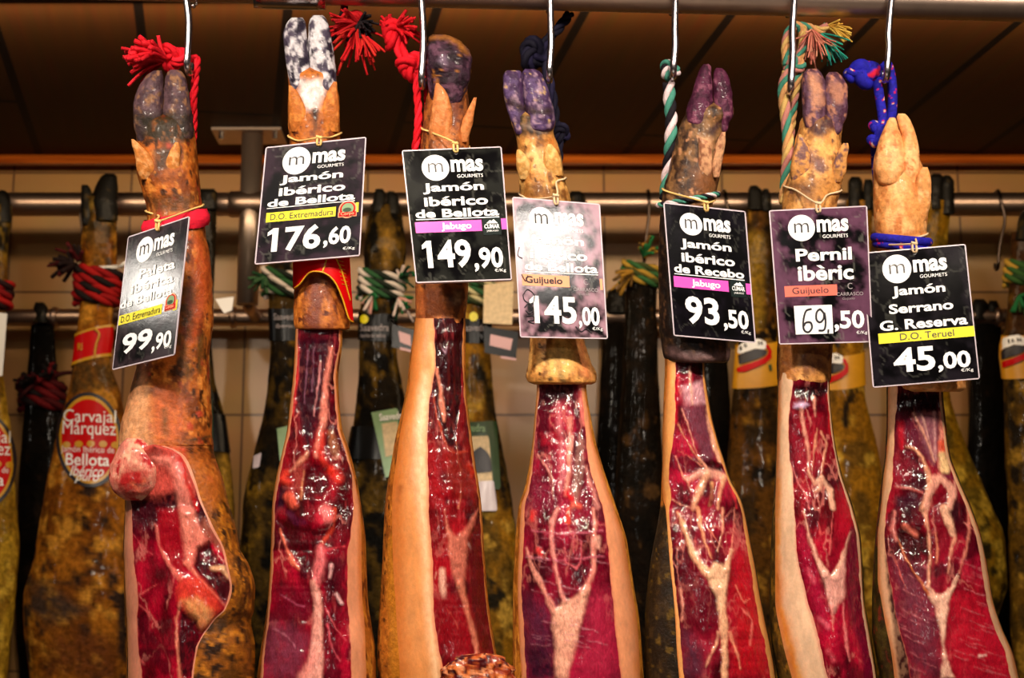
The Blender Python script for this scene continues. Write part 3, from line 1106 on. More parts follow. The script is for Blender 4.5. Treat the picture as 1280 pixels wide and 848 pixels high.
# ---- ham 2
h, d = front_ham('dark red ham under the 176,60 tag, its hoof covered in white mould', 395)
s2 = Loft([(92, 360, 420), (107, 361, 421), (125, 360, 424), (170, 361, 425), (200, 364, 425), (250, 368, 428), (300, 370, 432), (340, 372, 432), (362, 368, 430), (385, 367, 434), (404, 367, 437), (411, 369, 437), (412.5, 373, 433)], d, k=0.9, step=1.5, nc=80, lump=.035, seed=12, dome=True)
s2.mesh('shank', M['rind'], h, mottle((172, 94, 34), [((196, 116, 46), .55, .08, 1.4), ((120, 56, 24), .57, .07, 1.6), ((84, 36, 20), .66, .04, 2)], 41,
        layers=[('p', Z('A1', (215, 400), (350, 400), (340, 480), (310, 550), (250, 550), (210, 480)), 0, (238, 222, 222), 6, 0),
                ('l', Z('A1', (295, 560), (295, 620)), [11, 5], (30, 12, 10), 3), ('l', Z('A1', (298, 620), (296, 700)), 3, (84, 46, 18), 2),
                ('l', Z('B1', (300, 560), (290, 790)), [16, 24], (112, 56, 40), 7), ('l', Z('B1', (370, 560), (380, 790)), [5, 5], (150, 80, 40), 4),
                ('l', Z('B1', (240, 600), (235, 800)), 3, (90, 44, 20), 2)]))
SL[2] = s2
hp = mottle((76, 66, 84), [((216, 210, 216), .47, .07, 1.6), ((36, 28, 44), .60, .05, 1.5)], 43)
toes(h, [[(22, 364, 378), (28, 359, 382), (45, 354, 384), (70, 356, 386), (90, 359, 388), (108, 363, 390)],
         [(19, 392, 404), (25, 387, 409), (45, 385, 414), (75, 386, 418), (92, 388, 420), (108, 388, 420)]], d - .003, hp, label='dark toe blotched with white mould')
toes(h, [[(107, 361, 364), (115, 361, 372), (130, 361, 380), (150, 361, 386), (165, 364, 384)], [(102, 417, 421), (112, 411, 422), (130, 404, 424), (150, 400, 425), (165, 401, 423)]],
     d - .022, mottle((184, 104, 44), [((210, 130, 60), .55, .08, 3)], 44), k=0.55, name='dewclaw', mat='rind')
T2 = [(396, 370, 371, 373, 424, 426, 428), (424, 369, 370, 373, 424, 426, 428), (474, 366, 367, 370, 417, 420, 423), (500, 363, 364, 367, 419, 422, 424), (536, 359, 360, 363, 422, 425, 428),
      (564, 353, 354, 357, 431, 434, 437), (599, 345, 346, 349, 440, 443, 446), (636, 340, 341, 344, 441, 450, 452), (673, 339, 340, 343, 437, 452, 457), (698, 338, 339, 342, 434, 452, 458),
      (748, 335, 336, 339, 434, 453, 460), (786, 330, 332, 335, 437, 456, 465), (811, 326, 328, 331, 438, 457, 469), (848, 321, 325, 329, 439, 458, 471), (970, 310, 316, 320, 442, 462, 476)]
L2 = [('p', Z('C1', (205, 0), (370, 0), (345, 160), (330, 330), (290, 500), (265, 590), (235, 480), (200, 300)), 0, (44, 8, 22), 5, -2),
      ('l', Z('C1', (205, 40), (200, 200), (180, 380)), [6, 6, 4], (206, 50, 50), 3, 1),  # edge highlight painted into the meat colour
      ('l', Z('C1', (375, 50), (350, 220), (335, 420), (300, 580)), [5, 8, 9, 7], (226, 128, 110), 3, 2),
      ('l', Z('C1', (325, 120), (315, 200), (290, 380)), [3, 3, 2], (206, 130, 130), 2, 1),
      ('l', Z('C1', (260, 60), (250, 200), (240, 320)), [1.5, 1.5], (130, 80, 100), 2, .5), ('l', Z('C1', (290, 40), (280, 260)), [1.2, 1.2], (120, 70, 90), 2, .5),
      ('l', Z('C1', (375, 470), (390, 540), (400, 590)), [9, 14, 6], (148, 84, 54), 4, 1),
      ('l', Z('C1', (340, 460), (320, 560), (350, 640)), [5, 8, 10], (200, 50, 40), 4, 1),
      ('p', Z('C1', (265, 610), (370, 640), (370, 740), (330, 790), (250, 780), (235, 700)), 0, (70, 4, 14), 5, -5),
      ('l', Z('C1', (170, 660), (225, 610), (255, 570)), [3, 7, 5], (206, 130, 104), 2.5, 2),
      ('p', Z('C1', (190, 640), (235, 620), (240, 720), (215, 790), (180, 720)), 0, (140, 50, 44), 5, 0),
      ('l', Z('C1', (240, 660), (230, 740), (220, 800)), 3, (196, 120, 80), 2, 1),
      ('l', Z('C1', (150, 670), (130, 700), (160, 720)), [9, 8], (216, 60, 44), 4, 3), ('l', Z('C1', (385, 660), (410, 690)), [16, 14], (214, 44, 30), 5, 2),
      ('p', Z('C1', (110, 740), (150, 740), (150, 848), (100, 848)), 0, (40, 8, 30), 4, -2),
      ('l', Z('C1', (165, 790), (190, 830)), [14, 12], (226, 90, 70), 4, 4),
      ('p', Z('D1', (110, 60), (220, 80), (300, 100), (400, 90), (390, 200), (320, 200), (290, 330), (250, 300), (150, 200)), 0, (62, 3, 12), 6, -5),
      ('l', Z('D1', (170, 20), (200, 60), (240, 70)), [8, 8, 6], (80, 20, 50), 4, -1),
      ('l', Z('D1', (350, 20), (360, 50)), [20, 16], (232, 110, 110), 5, 4), ('l', Z('D1', (310, 40), (330, 75)), [9, 8], (200, 40, 60), 3, 2),
      ('l', Z('D1', (395, 0), (385, 90), (330, 180)), [4, 4, 4], (200, 60, 40), 3, 1),
      ('l', Z('D1', (120, 100), (150, 190), (180, 260), (210, 300)), [1.5, 4, 8, 6], (226, 110, 84), 2, 1.5),
      ('l', Z('D1', (325, 200), (320, 260), (310, 330), (300, 380)), [10, 16, 15, 10], (224, 108, 112), 4, 3),
      ('l', Z('D1', (290, 370), (310, 470), (310, 600), (300, 720), (290, 848)), [8, 10, 16, 20, 26], (238, 160, 146), 3, 2),
      ('l', Z('D1', (290, 740), (230, 848)), [8, 16], (232, 140, 130), 4, 1.5),
      ('p', Z('D1', (60, 560), (170, 580), (270, 640), (240, 740), (200, 848), (40, 848)), 0, (122, 44, 66), 10, 0),
      ('p', Z('D1', (90, 380), (260, 400), (270, 560), (90, 540)), 0, (104, 6, 30), 8, 0),
      ('l', Z('D1', (330, 210), (440, 190)), [2, 1.5], (220, 70, 80), 2, 0),
      ('l', Z('D1', (375, 280), (370, 345)), [5, 4], (236, 170, 170), 2, 1.5), ('l', Z('D1', (400, 430), (425, 470)), [5, 6], (236, 180, 180), 2, 1.5),
      ('l', Z('D1', (350, 500), (400, 600), (450, 660)), 1.5, (220, 90, 100), 2, .5), ('l', Z('D1', (360, 580), (380, 700), (420, 760)), 2, (216, 80, 96), 2, .5),
      ('l', Z('D1', (120, 430), (200, 480), (240, 490)), 1.5, (186, 80, 110), 2, .5), ('l', Z('D1', (90, 600), (160, 640), (200, 700)), 1.2, (190, 110, 130), 2, .5)]
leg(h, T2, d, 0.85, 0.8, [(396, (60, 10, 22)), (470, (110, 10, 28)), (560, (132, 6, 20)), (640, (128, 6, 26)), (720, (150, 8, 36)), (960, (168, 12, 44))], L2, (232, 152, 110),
    mottle((158, 88, 28), [((190, 120, 40), .55, .08, 1.2), ((96, 44, 16), .6, .06, 1.3)], 45), seed=102, bulge=0.35)

# ---- ham 3
h, d = front_ham('broad fat sided ham with a curled dark hoof under the 149,90 tag', 555)
s3 = Loft([(108, 535, 583), (120, 533, 585), (135, 530, 587), (150, 529, 588), (185, 526, 586), (230, 523, 580), (300, 520, 580), (356, 519, 585), (380, 519, 584), (397, 519, 582), (409, 522, 582), (414, 526, 581), (415.5, 530, 577)], d, k=0.9, step=1.5, nc=80, lump=.04, seed=14, dome=True)
s3.mesh('shank', M['rind'], h, mottle((160, 88, 40), [((190, 112, 52), .55, .08, 1.3), ((104, 56, 30), .56, .08, 1.6), ((60, 32, 24), .65, .04, 2)], 51,
        layers=[('l', Z('A1', (990, 480), (1000, 640)), [12, 8], (110, 56, 40), 6),
                ('p', Z('B1', (945, 620), (985, 580), (1050, 590), (1060, 650), (1030, 690), (970, 690)), 0, (88, 54, 40), 5),
                ('p', Z('B1', (985, 610), (1030, 610), (1030, 660), (990, 670)), 0, (150, 116, 84), 5),
                ('p', Z('B1', (800, 600), (930, 590), (940, 720), (820, 790)), 0, (168, 90, 48), 8),
                ('l', Z('B1', (830, 800), (940, 812), (1040, 805)), 3, (214, 150, 80), 2)]))
SL[3] = s3
hp = mottle((58, 36, 50), [((34, 20, 28), .5, .08, 1.6), ((96, 62, 80), .60, .05, 2), ((150, 92, 40), .70, .03, 1.5)], 53,
            layers=[('l', Z('A1', (870, 190), (950, 180), (1020, 220), (1060, 270)), [4, 10, 6], (160, 100, 44), 4), ('l', Z('A1', (930, 300), (940, 310)), [12, 10], (112, 92, 112), 3)])
toes(h, [[(43, 541, 556), (46, 536, 566), (52, 533, 576), (60, 532, 584), (75, 532, 591), (95, 535, 589), (110, 540, 584), (122, 545, 578)],
         [(50, 533, 545), (58, 530, 553), (70, 530, 560), (90, 532, 562), (105, 534, 563), (118, 537, 561)]], d - .006, hp, label='curled dark brown toe', lump=.16)
toes(h, [[(104, 545, 548), (112, 543, 556), (125, 541, 562), (145, 538, 566), (165, 536, 565), (180, 540, 560)], [(122, 592, 596), (130, 588, 595), (140, 583, 593), (150, 578, 592), (165, 575, 588), (178, 576, 584)]],
     d - .024, mottle((196, 116, 62), [((220, 140, 84), .55, .08, 3)], 54), k=0.6, name='dewclaw', mat='rind')
T3 = [(398, 519, 520, 543, 580, 581, 582), (424, 516, 517, 543, 578, 580, 582), (449, 512, 514, 545, 578, 580, 582), (479, 509, 512, 541, 579, 581, 582), (511, 503, 506, 536, 582, 583, 585),
      (549, 494, 499, 534, 587, 589, 590), (579, 489, 495, 535, 591, 593, 594), (609, 484, 491, 536, 596, 597, 599), (636, 481, 490, 536, 599, 601, 602), (698, 478, 491, 541, 603, 604, 606),
      (748, 475, 494, 542, 607, 608, 610), (798, 472, 497, 546, 614, 615, 617), (826, 471, 499, 552, 618, 620, 622), (848, 473, 500, 555, 621, 623, 625), (970, 481, 512, 565, 632, 634, 637)]
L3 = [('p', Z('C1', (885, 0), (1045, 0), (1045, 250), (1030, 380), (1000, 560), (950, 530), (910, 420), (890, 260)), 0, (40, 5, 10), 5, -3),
      ('l', Z('C1', (900, 150), (925, 260), (930, 340), (938, 410)), [4, 7, 8, 3], (206, 120, 96), 2, 2),
      ('l', Z('C1', (930, 50), (945, 70), (955, 40)), [4, 3], (150, 110, 130), 2, 2),
      ('l', Z('C1', (1030, 150), (1030, 300), (1000, 520)), [3, 3, 2], (140, 20, 24), 2, 1),
      ('l', Z('C1', (890, 280), (905, 400), (935, 490), (970, 560), (1000, 572), (1050, 560)), [2, 3, 3, 3, 4, 3], (176, 60, 40), 1.6, 1),
      ('l', Z('C1', (960, 20), (965, 200), (960, 330)), 2, (86, 20, 14), 2, 0), ('l', Z('C1', (985, 40), (990, 240), (985, 420)), 2, (80, 16, 12), 2, 0),
      ('l', Z('C1', (1000, 520), (1010, 590), (1030, 690), (1020, 800), (1010, 848)), [2, 2, 3, 2, 2], (206, 120, 90), 1.4, 1),
      ('l', Z('C1', (1060, 630), (1080, 660), (1075, 690)), [6, 10, 4], (206, 50, 30), 4, 1),
      ('p', Z('C1', (940, 560), (1050, 570), (1090, 760), (1010, 800), (960, 700)), 0, (126, 26, 22), 8, 0),
      ('p', Z('C1', (875, 480), (905, 520), (930, 700), (940, 848), (870, 848)), 0, (150, 14, 24), 5, 0),
      ('p', Z('D1', (945, 10), (965, 100), (1000, 140), (1040, 110), (1070, 60), (1110, 0), (1095, 60), (1060, 160), (1050, 330), (1040, 420), (1020, 420), (985, 330), (960, 230)), 0, (206, 112, 92), 3, 2),
      ('l', Z('D1', (1020, 380), (1045, 470), (1080, 600), (1110, 735)), [10, 7, 9, 7], (214, 122, 96), 2.5, 2),
      ('l', Z('D1', (930, 310), (935, 400), (942, 480)), [9, 9, 3], (232, 172, 150), 3, 1),
      ('l', Z('D1', (1065, 180), (1085, 210)), [4, 4], (236, 190, 180), 2, 1.5), ('l', Z('D1', (895, 350), (900, 320)), [2, 2], (230, 150, 130), 1.6, 1),
      ('p', Z('D1', (900, 440), (1010, 420), (1050, 560), (1080, 730), (950, 750), (890, 560)), 0, (128, 12, 22), 8, 0),
      ('p', Z('D1', (1060, 150), (1130, 60), (1170, 480), (1190, 720), (1130, 720), (1070, 480)), 0, (84, 6, 16), 5, -1),
      ('l', Z('D1', (950, 500), (1000, 570), (1010, 600)), 1.4, (170, 60, 50), 1.6, .5)]
F3 = [('l', [(514, 430), (503, 500), (497, 560), (494, 640), (492, 760), (488, 860)], [10, 14, 14, 16, 18, 18], (196, 108, 40), 12), ('l', [(532, 470), (526, 540), (527, 620), (533, 700), (537, 770), (546, 850)], [4, 8, 8, 4, 4, 4], (250, 212, 168), 11),  # cream stroke is a gloss highlight painted into the fat colour
      ('l', [(500, 610), (499, 625)], [6, 5], (90, 24, 10), 4),
      ('l', [(540, 430), (543, 470)], [4, 3], (236, 186, 120), 5)]
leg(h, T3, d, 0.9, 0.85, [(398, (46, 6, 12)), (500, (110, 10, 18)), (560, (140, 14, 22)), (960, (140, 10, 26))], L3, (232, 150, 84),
    mottle((186, 106, 34), [((140, 76, 24), .5, .1, 1.2), ((206, 128, 46), .6, .06, 1.5), ((70, 36, 14), .64, .04, 2)], 55,
           layers=[('p', Z('D1', (660, 160), (690, 110), (730, 60), (750, 220), (740, 400), (755, 848), (665, 848), (655, 300)), 0, (186, 116, 32), 4),
                   ('l', Z('D1', (690, 100), (710, 200), (735, 60), (765, 240), (740, 440), (755, 640), (760, 848)), 2, (240, 206, 140), 1.5)]),
    fat_layers=F3, seed=103, bulge=0.25, marb=.3)
mbk = MB()
rng = np.random.default_rng(7)
cr = Loft([(817, 598, 612), (820, 570, 622), (826, 556, 630), (836, 550, 636), (848, 547, 640), (870, 545, 642), (900, 550, 640), (925, 570, 630)], d - .062, k=0.35, p=2.6, step=1.4, nc=90, lump=.35, lfreq=.085, seed=77)
cr.mesh('torn_meat_crust', M['meat'], h, mottle((150, 52, 28), [((206, 110, 54), .52, .07, 2.2), ((232, 150, 104), .62, .05, 2.4), ((70, 10, 14), .56, .05, 2.6)], 56))

# ---- ham 4
h, d = front_ham('purple toed ham with a red marbled cut under the glaring 145,00 tag', 715)
s4 = Loft([(146, 638, 694), (155, 639, 694), (165, 643, 692), (185, 647, 699), (212, 648, 704), (227, 649, 707), (245, 651, 712), (300, 655, 716), (400, 662, 726), (429, 662, 731), (455, 660, 740), (471, 658, 746), (478, 660, 745), (481, 668, 739)], d, k=0.9, step=1.5, nc=84, lump=.04, seed=16, dome=True)
s4.mesh('shank', M['rind'], h, mottle((196, 132, 66), [((226, 170, 96), .52, .08, 1.3), ((130, 80, 34), .60, .06, 1.6), ((70, 44, 22), .67, .04, 2)], 61,
        layers=[('p', Z('A2', (0, 560), (215, 580), (220, 640), (150, 690), (0, 680)), 0, (40, 30, 26), 5),
                ('l', Z('A2', (60, 630), (170, 650)), [5, 5], (150, 130, 120), 5),
                ('l', Z('A2', (60, 780), (130, 760), (140, 848)), [6, 10, 6], (240, 196, 130), 6), ('l', Z('A2', (200, 700), (230, 830)), [8, 10], (196, 116, 50), 5),
                ('p', Z('B2', (60, 80), (130, 60), (280, 110), (280, 160), (60, 150)), 0, (110, 66, 26), 8),
                ('p', Z('C2', (175, 60), (230, 0), (300, 20), (310, 130), (260, 200), (180, 180)), 0, (216, 170, 92), 5), ('l', Z('C2', (230, 30), (240, 180)), [6, 5], (150, 110, 60), 4),
                ('l', Z('C2', (340, 20), (380, 200)), [10, 14], (206, 124, 74), 7), ('l', Z('C2', (80, 208), (240, 222), (415, 205)), 2.5, (226, 160, 80), 2)]))
SL[4] = s4
hp = mottle((90, 68, 108), [((64, 40, 72), .5, .08, 1.8), ((150, 120, 140), .60, .06, 2), ((206, 168, 110), .70, .03, 2)], 63,
            layers=[('l', Z('A2', (0, 510), (40, 540), (130, 560), (190, 560)), [12, 6, 10], (50, 34, 34), 4)])
toes(h, [[(88, 634, 648), (90, 631, 651), (98, 629, 653), (110, 629, 654), (130, 632, 656), (150, 638, 659), (158, 642, 660)],
         [(86, 656, 668), (90, 653, 675), (105, 653, 683), (125, 655, 689), (140, 656, 693), (155, 657, 694)]], d - .004, hp, label='purple toe')
toes(h, [[(187, 646, 650), (195, 645, 658), (210, 646, 664), (225, 650, 661)], [(180, 685, 689), (190, 681, 697), (205, 680, 702), (220, 684, 704)]], d - .022,
     mottle((214, 156, 84), [((236, 190, 120), .55, .08, 3)], 64), k=0.6, name='dewclaw', mat='rind')
T4 = [(466, 671, 672, 674, 726, 731, 733), (483, 671, 672, 674, 727, 731, 733), (524, 668, 669, 671, 730, 737, 739), (549, 666, 667, 669, 732, 741, 744), (579, 662, 664, 666, 736, 750, 752),
      (609, 656, 659, 662, 744, 759, 762), (636, 648, 651, 656, 753, 768, 771), (678, 644, 649, 655, 759, 781, 784), (698, 643, 648, 654, 761, 784, 787), (743, 641, 647, 652, 765, 791, 794),
      (773, 641, 648, 654, 768, 796, 799), (816, 641, 650, 656, 772, 799, 803), (848, 641, 652, 659, 776, 800, 805), (970, 640, 655, 665, 785, 802, 812)]
L4 = [('p', Z('C2', (130, 235), (325, 235), (320, 310), (130, 320)), 0, (40, 5, 14), 7, -3),  # dark maroon top with the cap's shadow painted in
      ('l', Z('C2', (290, 400), (290, 520), (285, 650), (270, 780)), [7, 8, 8, 6], (226, 140, 124), 2.5, 2),
      ('l', Z('C2', (230, 320), (240, 480), (255, 660), (240, 760)), [5, 8, 9, 5], (196, 104, 112), 4, 1),
      ('p', Z('C2', (140, 470), (230, 460), (255, 500), (220, 540), (150, 530)), 0, (150, 8, 34), 4, 1),
      ('l', Z('C2', (345, 240), (355, 340), (360, 430)), [8, 8, 5], (232, 120, 110), 3, 2),
      ('l', Z('C2', (345, 520), (335, 640), (320, 760), (310, 840)), [10, 12, 12, 8], (156, 104, 96), 4, 1),
      ('l', Z('C2', (340, 560), (330, 700)), [3, 3], (86, 50, 44), 3, -1),
      ('l', Z('C2', (130, 580), (170, 640), (200, 700), (205, 800)), [2, 3, 2, 2], (220, 140, 130), 1.5, 1),
      ('l', Z('C2', (370, 640), (400, 740), (430, 840)), [4, 5, 7], (222, 140, 130), 3, 1),
      ('l', Z('C2', (280, 770), (300, 800)), [12, 10], (206, 24, 34), 4, 2), ('l', Z('C2', (300, 830), (340, 840)), [8, 8], (226, 90, 70), 3, 2),
      ('p', Z('C2', (100, 700), (200, 720), (220, 848), (80, 848)), 0, (120, 14, 44), 8, 0),
      ('l', Z('D2', (110, 20), (100, 60)), [8, 6], (206, 40, 40), 3, 1), ('l', Z('D2', (285, 0), (280, 70)), [6, 8], (220, 60, 40), 3, 1),
      ('l', Z('D2', (230, 0), (200, 60), (195, 150), (215, 280), (240, 400), (262, 460)), [5, 8, 6, 5, 5, 6], (230, 140, 130), 2, 1.5),
      ('l', Z('D2', (75, 200), (100, 290), (130, 350), (170, 430), (205, 510)), [3, 6, 8, 6, 10], (232, 148, 130), 2, 1.5),
      ('l', Z('D2', (410, 0), (415, 90), (410, 190), (408, 290), (390, 360), (360, 420)), [5, 6, 8, 5, 8, 14], (232, 140, 124), 2.2, 1.5),
      ('l', Z('D2', (430, 150), (425, 190)), [9, 6], (240, 170, 150), 3, 1),
      ('l', Z('D2', (260, 200), (270, 270), (320, 300), (345, 270), (350, 160)), [2, 3, 4, 3, 2], (206, 90, 100), 1.5, 1), ('l', Z('D2', (305, 120), (310, 220)), 2, (200, 80, 90), 1.5, .5),
      ('l', Z('D2', (135, 210), (145, 225)), [10, 8], (214, 60, 60), 3, 2), ('l', Z('D2', (100, 110), (240, 130), (450, 110)), [2, 2, 3], (196, 90, 110), 2, 1),
      ('l', Z('D2', (80, 240), (230, 260), (460, 240)), [2, 1.5, 3], (196, 90, 110), 2, 1),
      ('p', Z('D2', (255, 470), (320, 440), (390, 390), (370, 480), (340, 580), (320, 700), (290, 800), (280, 848), (215, 848), (215, 720), (200, 600), (205, 510)), 0, (238, 168, 142), 4, 1.5),
      ('p', Z('D2', (55, 440), (190, 480), (210, 560), (210, 848), (75, 848)), 0, (88, 30, 56), 18, 0),
      ('p', Z('D2', (80, 700), (160, 700), (215, 800), (215, 848), (85, 848)), 0, (52, 12, 34), 6, -1),
      ('p', Z('D2', (390, 420), (500, 420), (520, 640), (530, 848), (330, 848), (350, 600)), 0, (170, 34, 64), 20, 0)]
rs = random.Random(4)
for i in range(26):
    yy, xx = rs.uniform(120, 700), rs.uniform(70, 420)
    L4.append(('l', Z('D2', (xx, yy), (xx + rs.uniform(20, 60), yy + rs.uniform(2, 14)), (xx + rs.uniform(60, 110), yy + rs.uniform(6, 30))), rs.uniform(.6, 1.4), (214, 140, 156), 1.5, .5, rs.uniform(.25, .6)))
L4 = [q for q in L4 if q[0] == 'p' and q[4] >= 15] + [q for q in L4 if not (q[0] == 'p' and q[4] >= 15)]
leg(h, T4, d, 0.85, 0.8, [(466, (100, 6, 24)), (540, (150, 12, 46)), (620, (146, 16, 48)), (700, (122, 8, 34)), (960, (164, 22, 58))], L4, (240, 158, 112),
    mottle((196, 124, 40), [((150, 84, 24), .5, .1, 1.2), ((222, 150, 60), .6, .06, 1.5)], 65), seed=104, bulge=0.35, marb=.4)

# ---- ham 5
h, d = front_ham('black skinned ham under the 93,50 tag with a marbled red cut face', 880)
s5 = Loft([(136, 858, 917), (142, 857, 917), (155, 851, 909), (170, 846, 907), (185, 842, 906), (212, 836, 901), (232, 830, 897), (257, 826, 891), (290, 824, 888), (340, 823, 890), (400, 824, 905), (424, 826, 913), (444, 829, 913), (452, 834, 911), (454, 842, 905)], d, k=0.88, step=1.5, nc=84, lump=.04, seed=18, dome=True)
s5.mesh('shank', M['rind'], h, mottle((96, 66, 42), [((130, 92, 56), .54, .08, 1.6), ((52, 34, 26), .52, .08, 1.4), ((176, 122, 84), .68, .04, 2)], 71,
        layers=[('p', Z('A2', (940, 680), (1000, 690), (1000, 848), (950, 848)), 0, (206, 156, 112), 5), ('l', Z('A2', (1000, 660), (1030, 620)), [8, 6], (52, 26, 30), 4),
                ('p', [(818, 262), (900, 262), (918, 460), (818, 460)], 0, (30, 22, 20), 10),
                ('p', Z('B2', (900, 0), (1040, 0), (1000, 170), (930, 160)), 0, (118, 72, 40), 10),
                ('l', Z('C2', (800, 60), (900, 100), (1080, 80)), [8, 10, 8], (120, 92, 92), 8)]))
SL[5] = s5
hp = mottle((84, 34, 60), [((56, 20, 40), .5, .08, 1.8), ((126, 70, 92), .60, .05, 2)], 73)
toes(h, [[(80, 880, 886), (84, 876, 889), (100, 870, 890), (120, 864, 891), (140, 858, 892), (152, 858, 892)],
         [(85, 895, 902), (90, 892, 908), (105, 891, 913), (130, 892, 916), (145, 894, 916), (155, 898, 911)]], d - .004, hp, label='pointed dark plum toe')
toes(h, [[(172, 873, 878), (180, 873, 888), (195, 873, 890), (212, 872, 890), (225, 875, 886)], [(165, 902, 907), (175, 897, 907), (190, 893, 905), (210, 890, 901), (222, 892, 899)]], d - .026,
     mottle((206, 152, 112), [((150, 96, 70), .55, .08, 3)], 74), k=0.6, name='dewclaw', mat='rind')
T5 = [(438, 831, 834, 846, 878, 880, 881), (454, 831, 834, 845, 878, 880, 881), (511, 829, 831, 844, 883, 887, 888), (549, 828, 829, 842, 893, 896, 897), (574, 828, 829, 838, 901, 904, 905),
      (599, 827, 828, 836, 909, 912, 913), (624, 826, 829, 839, 922, 925, 926), (636, 825, 832, 836, 926, 929, 930), (686, 816, 836, 840, 934, 939, 940), (711, 812, 838, 842, 938, 944, 945),
      (736, 809, 841, 845, 942, 948, 949), (773, 806, 844, 849, 948, 955, 956), (811, 806, 846, 852, 957, 963, 964), (848, 807, 849, 855, 963, 969, 970), (970, 818, 860, 866, 975, 983, 985)]
L5 = [('p', Z('C2', (820, 110), (970, 110), (970, 190), (820, 170)), 0, (34, 5, 10), 5, -3),  # cap shadow painted into the top of the cut
      ('l', Z('C2', (830, 180), (820, 300), (815, 420)), [6, 7, 5], (206, 20, 44), 3, 1),
      ('p', Z('C2', (850, 240), (950, 210), (970, 320), (930, 330), (870, 330)), 0, (206, 150, 160), 5, 1),  # pale glare painted here and in the next stroke
      ('l', Z('C2', (890, 140), (893, 230), (900, 330)), [3, 4, 3], (230, 170, 150), 2, 1),
      ('p', Z('C2', (850, 340), (960, 330), (1000, 500), (1010, 600), (960, 610), (900, 480)), 0, (108, 50, 66), 5, 1),
      ('l', Z('C2', (975, 290), (990, 380), (1010, 500), (1040, 610)), [4, 9, 10, 8], (238, 172, 140), 2.5, 1.5),
      ('l', Z('C2', (830, 430), (880, 520), (940, 610), (970, 650)), [2, 2, 3, 4], (220, 150, 110), 1.4, 1),
      ('l', Z('C2', (850, 350), (890, 470), (930, 590), (965, 640)), [1.5, 2, 3, 4], (216, 140, 120), 1.4, 1),
      ('l', Z('C2', (830, 560), (900, 600), (950, 640)), [1, 2, 2], (206, 120, 100), 1.4, 1), ('l', Z('C2', (820, 590), (850, 680), (880, 720), (890, 760)), [2, 3, 4, 3], (216, 130, 110), 1.4, 1),
      ('p', Z('C2', (1000, 610), (1065, 640), (1050, 680), (1010, 660), (970, 630)), 0, (48, 10, 14), 3, -3),
      ('l', Z('C2', (880, 700), (940, 670), (980, 670), (1060, 690)), [8, 10, 12, 10], (230, 160, 140), 3, 2),
      ('l', Z('C2', (975, 680), (945, 740), (920, 800), (910, 848)), [10, 11, 10, 8], (234, 164, 130), 3, 2),
      ('l', Z('C2', (1060, 690), (1040, 760), (1030, 848)), [7, 5, 5], (232, 160, 124), 2, 1.5), ('l', Z('C2', (1000, 720), (1000, 790), (990, 830)), [5, 4, 4], (226, 160, 110), 2, 1),
      ('p', Z('C2', (825, 720), (890, 730), (900, 800), (890, 848), (815, 848)), 0, (74, 8, 20), 5, -2),
      ('p', Z('C2', (985, 740), (1025, 740), (1015, 830), (980, 840)), 0, (100, 20, 24), 4, -2),
      ('l', Z('C2', (1085, 700), (1110, 780), (1120, 848)), [5, 4, 3], (206, 40, 50), 2, 1), ('l', Z('C2', (800, 800), (850, 830), (890, 846)), 1.5, (226, 150, 130), 1.4, 1),
      ('l', Z('D2', (830, 20), (860, 90), (885, 170), (915, 240), (950, 290), (990, 330)), [4, 6, 8, 9, 10, 14], (240, 178, 136), 2.2, 2),
      ('p', Z('D2', (970, 320), (1010, 270), (1050, 280), (1085, 300), (1075, 400), (1065, 520), (1040, 560), (1020, 440), (990, 380)), 0, (242, 186, 148), 3, 2),
      ('l', Z('D2', (1100, 205), (1085, 250), (1070, 310)), [4, 6, 8], (238, 176, 140), 2, 2),
      ('l', Z('D2', (1055, 500), (1060, 580), (1062, 700), (1064, 848)), [11, 12, 9, 9], (242, 180, 140), 2.2, 2),
      ('l', Z('D2', (930, 0), (945, 90), (970, 180), (1000, 250)), [6, 6, 3, 2], (230, 150, 110), 1.6, 1), ('l', Z('D2', (1055, 0), (1052, 120), (1030, 215)), [3, 3, 2], (230, 150, 120), 1.5, 1),
      ('l', Z('D2', (1110, 0), (1105, 100), (1100, 190)), [2, 2, 2], (226, 130, 110), 1.5, .6), ('l', Z('D2', (960, 60), (1010, 140), (1050, 190)), 2, (220, 120, 100), 1.4, .6),
      ('l', Z('D2', (1030, 620), (1020, 680), (980, 760), (970, 790)), [5, 4, 3, 2], (232, 160, 130), 1.6, 1), ('l', Z('D2', (1085, 620), (1120, 700), (1145, 800)), [5, 3, 2], (230, 140, 110), 1.6, 1),
      ('l', Z('D2', (840, 400), (850, 470), (850, 560)), [3, 4, 3], (222, 140, 120), 2, 1), ('p', Z('D2', (850, 600), (900, 620), (960, 700), (960, 848), (855, 848)), 0, (88, 38, 56), 14, 0),
      ('p', Z('D2', (840, 240), (960, 330), (1020, 480), (1030, 600), (960, 640), (870, 580)), 0, (96, 8, 26), 7, 0),
      ('p', Z('D2', (1110, 220), (1190, 200), (1230, 420), (1270, 600), (1280, 848), (1090, 848), (1090, 400)), 0, (176, 16, 30), 16, 0),
      ('l', Z('D2', (1120, 390), (1160, 470), (1190, 450)), 2, (226, 120, 100), 1.5, .6), ('l', Z('D2', (1150, 500), (1200, 560), (1190, 680)), [2, 2, 2], (226, 110, 100), 1.5, .6)]
L5 = [q for q in L5 if q[0] == 'p' and q[4] >= 7] + [q for q in L5 if not (q[0] == 'p' and q[4] >= 7)]
